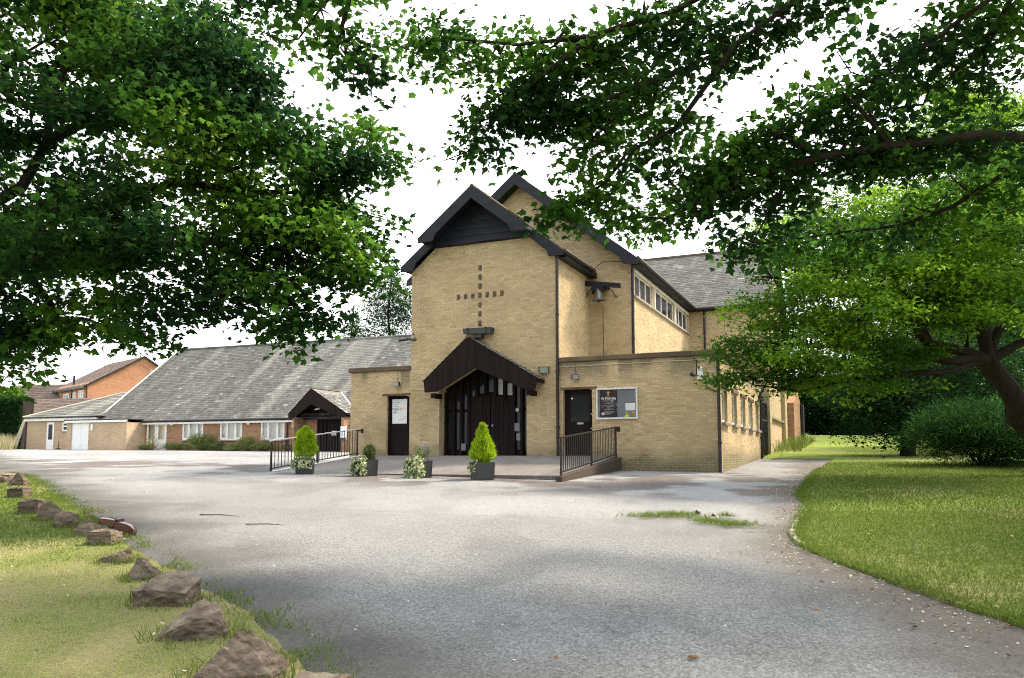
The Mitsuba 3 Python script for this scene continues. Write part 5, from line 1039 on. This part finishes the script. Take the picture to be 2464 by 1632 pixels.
# two slender trees behind the gable wall
for i, (px, py, Y, w, h, lb) in enumerate(((908, 600, 62, 1.5, 13, 'slender grey-green tree showing beside the gable wall'), (818, 705, 66, 1.1, 9.5, 'smaller slender tree over the hall ridge'))):
    tp = atd(px, py, Y); x, y, top = tp; z = float(terr(x, y))
    simple_tree('poplar_tree', lb, 'tree', (x, y, z), top - z, [((x, y, top - 1.4), (w * .45, w * .45, 1.4)), ((x + .2, y, top - 3.2), (w, w, 1.9)), ((x - w * .7, y, top - 4.0), (w * .8, w, 1.5)), ((x + w * .9, y, top - 4.0), (w * .9, w, 1.8)), ((x, y, top - 6), (w * 1.5, w * 1.3, 2))], 520, 20, .26, .17, (.05, .34), 480 + 3 * i, r0=.15)

# ------------------------------------------------------------------ shrubs and hedge
def shrub(name, label, c, R, n, size, hue, seed, mat='shrub_leaf', base=DIA, faces=DIA_F, stems=7, up=.5, cat='shrub', group=None, lumps=5):
    r = np.random.default_rng(seed); t = thing(name, label, cat, group); c = np.asarray(c, float); R = np.asarray(R, float)
    cen = [(c + [0, 0, R[2] * .9], R * [1, 1, .9])] + [(c + r.normal(size=3) * R * [.5, .4, .25] + [0, 0, R[2] * .9], R * r.uniform(.45, .65)) for _ in range(lumps)]
    tar = blobs(r, cen, n); tar = tar[tar[:, 2] > c[2] + .02]
    dr_ = tar - (c + [0, 0, R[2] * .5]); dr_ /= np.linalg.norm(dr_, axis=1, keepdims=True)
    m, uv = leaves_at(r, tar, 6, size * .9, size, base, faces, hue=hue, up=up, droop=-.2, out=dr_)
    k = put(t + '__foliage', m, m_(mat), uv=uv); tag(k, kind='stuff')
    put(t + '__stem', [tube([c + [r.normal(0, .06), r.normal(0, .06), -.05], c + r.normal(size=3) * R * [.3, .3, 0] + [0, 0, R[2] * .7], c + r.normal(size=3) * R * [.45, .45, 0] + [0, 0, R[2] * 1.4]], [.02 + R[0] * .012, .012, .004], 4) for _ in range(stems)], m_('bark'))
    return t
shrub('bush', 'broad dark green feathery bush on the lawn at the right edge', g3(14.9, 25.0), (2.1, 1.7, 1.2), 5200, .22, (.0, .38), 501, mat='leaf', stems=12, cat='bush', base=NEED * [.55, 1, 1] * 1.0, faces=NEED_F, up=.1, lumps=9)
shrub('bush', 'dark bush behind the feathery bush at the right edge', g3(18.2, 26.5), (2.4, 1.8, 1.5), 2200, .16, (.0, .3), 502, mat='leaf', stems=8, cat='bush')
def hp_(S, b=-.7): p = tw(MH, ((S - 470) * .0362, b, 0)); return np.array(g3(p[0], p[1]))
SHR = [(445, .52, .95, 'low green shrub under the first hall window', (.2, .8), 420), (508, 1.25, 1.0, 'tall rounded golden-green shrub between the first two hall windows', (.4, 1.), 900), (544, .55, .6, 'small deep green shrub below the second hall window', (.0, .4), 360), (578, .45, .65, 'low pale yellow-green shrub right of the second hall window', (.6, 1.), 320),
       (611, .95, .62, 'yellow variegated shrub left of the third hall window', (.7, 1.), 480), (650, .52, .95, 'low grey-green shrub below the third hall window', (.25, .6), 380), (372, .35, .45, 'tiny grey-green shrub at the foot of the spiky plant', (.25, .6), 200)]
for i, (S, h, w, lb, hue, n) in enumerate(SHR): shrub('shrub', lb, hp_(S), (w, .5, h * .56), n, .085, hue, 520 + i, up=.4, stems=5)
def spiky(label, c, H, n, seed, w=.05):
    r = np.random.default_rng(seed); t = thing('spiky_plant', label, 'plant'); V, F, U = [], [], []
    for i in range(n):
        a, el, L = r.random() * 6.28, r.uniform(.45, 1.45), H * r.uniform(.7, 1.2); d = np.array([math.cos(a), math.sin(a), 0]); s = np.array([-d[1], d[0], 0]) * w / 2; o = len(V)
        for f in (0, .35, .7, 1.0): p = c + d * L * f * math.cos(el) + [0, 0, L * f * math.sin(el) - .25 * L * f * f * math.cos(el)]; ww = (1 - f) ** .6; V += [p - s * ww, p + s * ww]; U += [[r.random() * .5 + .3, .9]] * 2
        for k in range(3): F += [[o + 2 * k, o + 2 * k + 1, o + 2 * k + 3], [o + 2 * k, o + 2 * k + 3, o + 2 * k + 2]]
    put(t, tri(V, F), m_('shrub_leaf'), uv=np.array(U))
spiky('large spiky bronze plant before the hall double door', hp_(390, -.9), 1.25, 70, 541); spiky('spiky reddish plant before the third hall window', hp_(640, -.6), 1.25, 46, 542)
r = np.random.default_rng(550); t = thing('hedge', 'tall clipped dark green hedge beyond the side wing at the left edge', 'hedge')
h0, h1 = atd(-60, 1010, 66), atd(62, 1010, 64); N = 9000
f = r.random(N); pos = h0 + (h1 - h0) * f[:, None]; pos[:, 1] += r.uniform(-.9, .9, N); side = r.random(N) < .6; pos[:, 1] = np.where(side, h0[1] + (h1[1] - h0[1]) * f - .9 + r.normal(0, .08, N), pos[:, 1])
zb = terr(pos[:, 0], pos[:, 1]); pos[:, 2] = np.where(side, zb + r.random(N) * 4.0, zb + 4.0 + r.normal(0, .08, N))
m, uv = scatter(STAR, STAR_F, pos, rot_from(r.normal(size=(N, 3)) * .7 + [0, -1, .4], r.normal(size=(N, 3)) + [0, 0, .4]), r.uniform(.15, .3, N), np.column_stack([r.random(N) * .22, r.random(N)]))
k = put(t + '__foliage', m, m_('leaf'), uv=uv); tag(k, kind='stuff')
zc = (terr(h0[0], h0[1]) + terr(h1[0], h1[1])) / 2
put(t + '__core', trimesh.convex.convex_hull([(p[0], p[1] + dy, z) for p in (h0, h1) for dy in (-.75, .75) for z in (zc - .5, zc + 3.9)]), m_('bark'))
shrub('young_tree', 'light green young tree behind the hedge at the left edge', atd(15, 950, 70) - [0, 0, .3], (1.6, 1.2, 1.3), 500, .22, (.4, .9), 561, mat='leaf', cat='tree')

# ------------------------------------------------------------------ grass
def blades(r, xy, h, w, dry, lean=.5):
    n = len(xy); z = terr(xy[:, 0], xy[:, 1]) + .03; a = r.random(n) * 2 * np.pi; hh = h * r.uniform(.5, 1.4, n); wv = np.column_stack([np.cos(a), np.sin(a), np.zeros(n)]) * (w * r.uniform(.6, 1.3, n) / 2)[:, None]
    base = np.column_stack([xy, z]); tip = base + np.column_stack([r.normal(0, lean, n) * hh, r.normal(0, lean, n) * hh, hh])
    V = np.stack([base - wv, base + wv, tip], 1).reshape(-1, 3); F = np.arange(3 * n).reshape(-1, 3)
    uv = np.repeat(np.column_stack([np.clip(dry + r.normal(0, .18, n), 0, 1), r.random(n)]), 3, axis=0); return tri(V, F), uv
def fill(r, poly, n):
    x0, y0, x1, y1 = poly.bounds; p = np.column_stack([r.uniform(x0, x1, n), r.uniform(y0, y1, n)])
    return p[shapely.contains_xy(poly, p[:, 0], p[:, 1])]
def view(p, m=.68): return p[np.abs(p[:, 0]) < m * p[:, 1] + .6]
r = np.random.default_rng(601)
near_l = verge_poly.intersection(sg.box(-7.5, 3.6, 0, 9.5)); mid_l = verge_poly.intersection(sg.box(-15, 9.5, 0, 22))
p1, p2 = view(fill(r, near_l, 66000)), view(fill(r, mid_l, 95000))
def dryness(p):
    a = meshkit.noise(np.column_stack([p * .7 + [8, 2], np.full(len(p), 4.)]), 1); b = meshkit.noise(np.column_stack([p * 3.1, np.full(len(p), 4.)]), 2)
    return np.clip(.28 + .72 * sstep(12.0, 7.5, p[:, 1]) + .8 * (a - .5) + .5 * (b - .5), 0, 1)
m1, u1 = blades(r, p1, .035, .006, dryness(p1)); m2, u2 = blades(r, p2, .05, .011, dryness(p2) * .7)
el = np.array([q for q in le if 4.3 < q[1] < 22]); pl = np.repeat(el, 150, axis=0) + r.normal(0, .13, (len(el) * 150, 2)) + [.03, 0]; pl = pl[meshkit.noise(np.column_stack([pl * 4, np.zeros(len(pl))]), 8) > .46]; m0, u0 = blades(r, pl, .055, .009, np.full(len(pl), .2), .8)
k = put('grass', trimesh.util.concatenate([m1, m2, m0]), m_('blade'), uv=np.vstack([u1, u2, u0])); tag(k, 'short patchy dry grass of the left verge among the rocks', 'grass', kind='stuff')
def patchy(p): return .02 + .3 * np.clip((meshkit.noise(np.column_stack([p * [.6, .9], np.zeros(len(p))]), 5) * .6 + .4 * meshkit.noise(np.column_stack([p * 2.6, np.ones(len(p))]), 6) - .46) / .2, 0, 1)
q1, q2 = view(fill(r, lawn_poly.intersection(sg.box(3, 5, 9, 13)), 80000)), view(fill(r, lawn_poly.intersection(sg.box(3, 13, 19, 27)), 90000))
m1, u1 = blades(r, q1, .045, .009, patchy(q1)); m2, u2 = blades(r, q2, .06, .018, patchy(q2))
ee = np.array(re_); ee = ee[(ee[:, 1] > 3) & (ee[:, 1] < 24)]; pe = np.repeat(ee, 130, axis=0) + r.normal(0, .07, (len(ee) * 130, 2)) + [.05, 0]; m3, u3 = blades(r, pe, .055, .009, np.full(len(pe), .18))
k = put('grass', trimesh.util.concatenate([m1, m2, m3]), m_('blade'), uv=np.vstack([u1, u2, u3])); tag(k, 'short green grass of the right lawn with a ragged edge', 'grass', kind='stuff')
wp_ = np.vstack([r.normal((2.02, 12.3), (.16, .07), (130, 2)), r.normal((2.35, 12.45), (.3, .10), (260, 2)), r.normal((2.62, 12.55), (.16, .06), (170, 2)), r.normal((2.75, 12.2), (.2, .09), (110, 2)), r.normal((2.9, 11.8), (.12, .08), (150, 2)), r.normal((3.2, 11.4), (.16, .08), (260, 2)), r.normal((3.05, 11.6), (.2, .06), (150, 2)), r.normal((3.35, 12.4), (.06, .05), (90, 2))])
m1, u1 = blades(r, wp_, .075, .014, np.full(len(wp_), .12), .8); k = put('weeds', m1, m_('blade'), uv=u1); tag(k, 'straggling bright green weeds growing through the asphalt', 'weeds', kind='stuff')
tp = [tw(MC, (u, v, 0))[:2] for u, v in zip(r.uniform(.15, 1.3, 900), r.uniform(13.2, 27, 900))]
m1, u1 = blades(r, np.array(tp), .45, .03, np.full(900, .25), .35); k = put('weeds', m1, m_('blade'), uv=u1); tag(k, 'tall weeds along the foot of the church flank', 'weeds', kind='stuff')
tg = np.column_stack([r.uniform(-46, -34, 9000), r.uniform(54, 68, 9000)]); tg = tg[tg[:, 0] < -.634 * tg[:, 1]]
m1, u1 = blades(r, tg, .9, .06, np.full(len(tg), .75), .2); k = put('tall_grass', m1, m_('blade'), uv=u1); tag(k, 'tall straw-coloured grass by the hedge at the left edge', 'grass', kind='stuff')

# ------------------------------------------------------------------ rocks along the verge
ROCKS = [(-12.75, 19.75, .95, .2, 'flat', 'flat pale-topped slab, farthest of the verge rocks at the left edge'), (-12.0, 18.6, .55, .2, 'box', 'dark squat rock under the farthest slab'), (-11.15, 17.85, .42, .36, 'tip', 'upright brown rock stacked above its neighbour, third from the far end'), (-9.5, 15.25, .46, .26, 'box', 'dark brown rock in front of the upright rock at the far end'),
         (-7.72, 12.75, .38, .30, 'box', 'dark blocky rock, fifth from the far end of the verge row'), (-6.98, 11.95, .36, .34, 'wedge', 'dark leaning rock, sixth from the far end of the verge row'), (-6.3, 11.2, .30, .27, 'box', 'dark square rock just left of the sandy rock'), (-5.56, 10.38, .34, .28, 'wedge', 'sandy brown rock beside the red plastic panel'),
         (-4.98, 9.72, .36, .24, 'box', 'square pinkish rock with a dark left face before the red panel'), (-4.24, 8.52, .36, .20, 'ledge', 'low grey split rock with a dark cleft'), (-3.55, 7.65, .34, .27, 'tip', 'dark pointed rock behind the wide slab'),
         (-2.88, 6.68, .55, .31, 'slab', 'wide flat-topped slab with a dark front face'), (-2.26, 5.72, .56, .29, 'ramp', 'long wedge-shaped olive rock in the foreground'), (-1.62, 4.86, .62, .33, 'mound', 'broad rough brown rock nearest the camera'), (-1.12, 4.6, .35, .12, 'flat', 'low rock tip at the bottom edge beside the nearest rock')]
HULL = {'slab': [(-.46, -.22, 0), (.44, -.20, 0), (-.5, -.37, .56), (-.1, -.40, .60), (.5, -.36, .50), (-.15, .2, .95), (.25, .38, 1.0), (.5, .3, .78), (-.45, .05, .68), (.45, .4, 0), (-.4, .3, 0)],
        'ramp': [(-.5, -.34, .02), (-.5, -.36, .20), (.36, -.24, 0), (-.12, -.38, .50), (.16, -.36, .74), (.40, -.26, .66), (.5, -.1, .25), (.5, -.02, .5), (.02, .30, 1.0), (.30, .2, .95), (-.28, .3, .66), (.45, .3, 0), (-.4, .25, 0), (-.45, .0, .35)],
        'mound': [(-.5, -.25, 0), (.46, -.26, 0), (-.45, -.34, .22), (.42, -.36, .30), (-.35, -.2, .5), (-.1, -.05, .95), (.05, .05, 1.0), (.35, .0, .7), (.5, .1, .35), (.4, .4, 0), (-.4, .4, 0), (.1, -.34, .3), (-.2, .3, .7)],
        'tip': [(-.5, -.25, .1), (.45, -.3, 0), (-.1, -.05, 1.0), (.1, .1, .97), (-.45, .3, .0), (.5, .25, .35), (-.4, -.3, 0), (.35, .35, 0), (.4, -.15, .5)],
        'box': [(-.48, -.3, 0), (.46, -.34, 0), (-.5, -.28, .8), (.36, -.33, .92), (-.36, .3, .95), (.5, .26, .85), (.45, .35, 0), (-.45, .35, 0), (.1, 0, 1.0)],
        'flat': [(-.5, -.4, 0), (.5, -.35, 0), (-.5, -.42, .7), (.45, -.4, .8), (-.4, .4, 1.0), (.5, .4, .9), (.5, .4, 0), (-.5, .4, 0)],
        'wedge': [(-.5, -.3, 0), (.4, -.32, 0), (-.3, -.2, .75), (.1, -.1, 1.0), (.5, .1, .6), (.4, .35, 0), (-.45, .3, .2), (.0, .3, .85)],
        'ledge': [(-.5, -.25, 0), (.4, -.3, 0), (-.45, -.1, .45), (.1, -.12, .7), (.4, .1, 1.0), (.5, .2, .5), (.45, .35, 0), (-.4, .35, .1)]}
def rock(label, x, y, w, h, kind, seed, group='rocks along the grass verge'):
    r = np.random.default_rng(seed); P = np.array(HULL[kind]) + r.normal(0, .02, (len(HULL[kind]), 3)); w *= .80 if w > .45 else .95; h *= .92; P = P * [w, w * .95, h]; P[:, 2] = np.where(P[:, 2] < .02, -.05, P[:, 2])
    m = trimesh.convex.convex_hull(P)
    for _ in range(4 if w > .45 else 3): m = m.subdivide()
    v = m.vertices.copy(); n = m.vertex_normals; q = v / max(w, .3)
    d = (meshkit.noise(q * 5 + seed, 1) - .5) * .03 + (meshkit.noise(q * 14 + seed, 2) - .5) * .035 + (meshkit.noise(q * 34, 3) - .5) * .028
    strat = np.abs(((v[:, 2] + .25 * v[:, 0] + .03 * np.sin(v[:, 0] * 9)) / .055) % 1 - .5) * .035
    v = v + n * ((d + strat - .006) * w)[:, None]; m = trimesh.Trimesh(v, m.faces, process=False); z = float(terr(x, y))
    t = thing('rock', label, 'rock', group); put(t, moved(m, (x, y, z - .005), r.normal(0, .12)), m_('rock'), smooth=25, uv=None)
for i, (x, y, w, h, kd, lb) in enumerate(ROCKS):
    if kd: rock(lb, x, y, w, h, kd, 700 + i)
r = np.random.default_rng(640); tf = []
for x, y, w, h, kd, lb in ROCKS:
    if kd and y < 14: a = r.random(130) * 6.28; tf.append(np.column_stack([x + np.cos(a) * w * r.uniform(.45, .7, 130), y + np.sin(a) * w * r.uniform(.35, .6, 130)]))
m1, u1 = blades(r, np.vstack(tf), .10, .009, np.full(sum(map(len, tf)), .1), .45); k = put('grass_tufts', m1, m_('blade'), uv=u1); tag(k, 'longer green grass tufts round the verge rocks', 'grass', kind='stuff')
# the broken red plastic panel
t = thing('plastic_panel', 'broken dark red plastic panel lying behind the verge rocks', 'panel'); z = float(terr(-5.35, 10.75))
def shell(P, depth, thick):
    c = np.array(P); n = len(c); V, F = [], []
    for k, (dy, s, dz) in enumerate(((0, 1., 0), (depth * .35, .99, .015), (depth * .7, .95, .0), (depth, .86, -.05))): V += [(x * s, dy, zz * s + dz) for x, zz in c]
    for k in range(3):
        for i in range(n): j = (i + 1) % n; F += [[k * n + i, k * n + j, (k + 1) * n + j], [k * n + i, (k + 1) * n + j, (k + 1) * n + i]]
    return tri(V + [tuple(np.mean(V[:n], 0)), tuple(np.mean(V[-n:], 0))], F + [[4 * n, (i + 1) % n, i] for i in range(n)] + [[4 * n + 1, 3 * n + i, 3 * n + (i + 1) % n] for i in range(n)])
put(t + '__shell', moved(shell([(0, .0), (.20, .0), (.27, .03), (.285, .09), (.24, .15), (.16, .19), (.06, .215), (0, .22)], .26, .02), (-5.22, 10.42, z + .0), .1, .85), m_('red_plastic'), smooth=40)
put(t + '__shell', moved(shell([(-.25, .19), (-.02, .14), (.0, .20), (.0, .245), (-.10, .262), (-.24, .275)], .24, .02), (-5.23, 10.44, z + .0), .0, .85), m_('red_plastic'), smooth=40)
put(t + '__rib', moved(box(-.02, .03, .03, .2, .0, .22), (-5.23, 10.44, z + .0)), m_('black_plastic'))
# ------------------------------------------------------------------ litter
r = np.random.default_rng(650)
def litter(xy, size, mat, label, lift=.008):
    n = len(xy); pos = np.column_stack([xy, terr(xy[:, 0], xy[:, 1]) + lift]); nrm = r.normal(size=(n, 3)) * .3 + [0, 0, 1.]
    m, uv = scatter(DIA, DIA_F, pos, rot_from(nrm, r.normal(size=(n, 3))), size * r.uniform(.5, 1.5, n), np.column_stack([r.random(n), r.random(n)])); k = put('leaf_litter', m, m_(mat)); tag(k, label, 'litter', kind='stuff')
ed = np.array([p for p in re_ if 3 < p[1] < 24]); a = np.repeat(ed, 26, axis=0); a = a + np.column_stack([-np.abs(r.normal(0, .55, len(a))) + .25, r.normal(0, .15, len(a))])
rd = view(fill(r, sg.Polygon([(-8, 16), (-1, 5), (3.6, 5), (5, 14), (8, 21), (-8, 23)]), 700)); fc = np.array([tw(MC, (u, v, 0))[:2] for u, v in zip(r.uniform(-12.5, -1, 500), r.normal(-5.6, .5, 500))])
litter(np.vstack([a, rd]), .028, 'petal', 'pale seeds and petals scattered over the asphalt and lawn edge')
litter(np.vstack([a[::2] + r.normal(0, .12, a[::2].shape), rd[::3] + .2, fc]), .035, 'dry_leaf', 'brown leaf fragments along the lawn edge and the forecourt')
lg = np.vstack([view(fill(r, lawn_poly.intersection(sg.box(3, 5, 14, 22)), 420)), view(fill(r, verge_poly.intersection(sg.box(-8, 4, 0, 14)), 220))]); litter(lg, .035, 'petal', 'pale fallen leaves scattered over the grass', .06)
for i, (x, y, mt, lb) in enumerate(((1.19, 5.28, 'dry_leaf', 'curled brown dead leaf on the asphalt in the foreground'), (-1.86, 4.98, 'petal', 'crumpled white scrap beside the nearest rock'))):
    t = thing(('dead_leaf', 'paper_scrap', 'pebble')[i], lb, ('leaf', 'paper', 'stone')[i]); m = trimesh.creation.icosphere(subdivisions=2, radius=1.); v = m.vertices * [.04, .02, .012]; v = v * (1 + .5 * (meshkit.noise(v * 40, i)[:, None] - .5)); put(t, moved(trimesh.Trimesh(v, m.faces), (x, y, float(terr(x, y)) + (.02 if i == 0 else .055)), .4 * i), m_(mt))
for i, (x, y) in enumerate(((3.02, 12.9), (3.2, 12.6))):
    t = thing('stone', ('small black stone on the asphalt beyond the weeds', 'tiny dark stone beside the small black stone')[i], 'stone'); m = trimesh.creation.icosphere(subdivisions=1, radius=(.05, .03)[i]); put(t, moved(m, (x, y, float(terr(x, y)) + .02)), m_('black_plastic'))
for i, (a_, b_, lb) in enumerate((((-5.0, 12.7), (-4.3, 12.5), 'thin dark fallen twig by the grass verge'), ((3.2, 10.9), (3.55, 10.85), 'pale short twig near the lawn corner'), ((-3.9, 11.6), (-3.3, 11.5), 'short dark twig on the asphalt beside the verge'))):
    t = thing('twig', lb, 'twig'); A = np.array(g3(*a_)) + [0, 0, .015]; Bq = np.array(g3(*b_)) + [0, 0, .015]; put(t, tube([A, (A + Bq) / 2 + [.02, .03, .01], Bq], [.008, .007, .003], 5), m_('petal' if i == 1 else 'bark'))
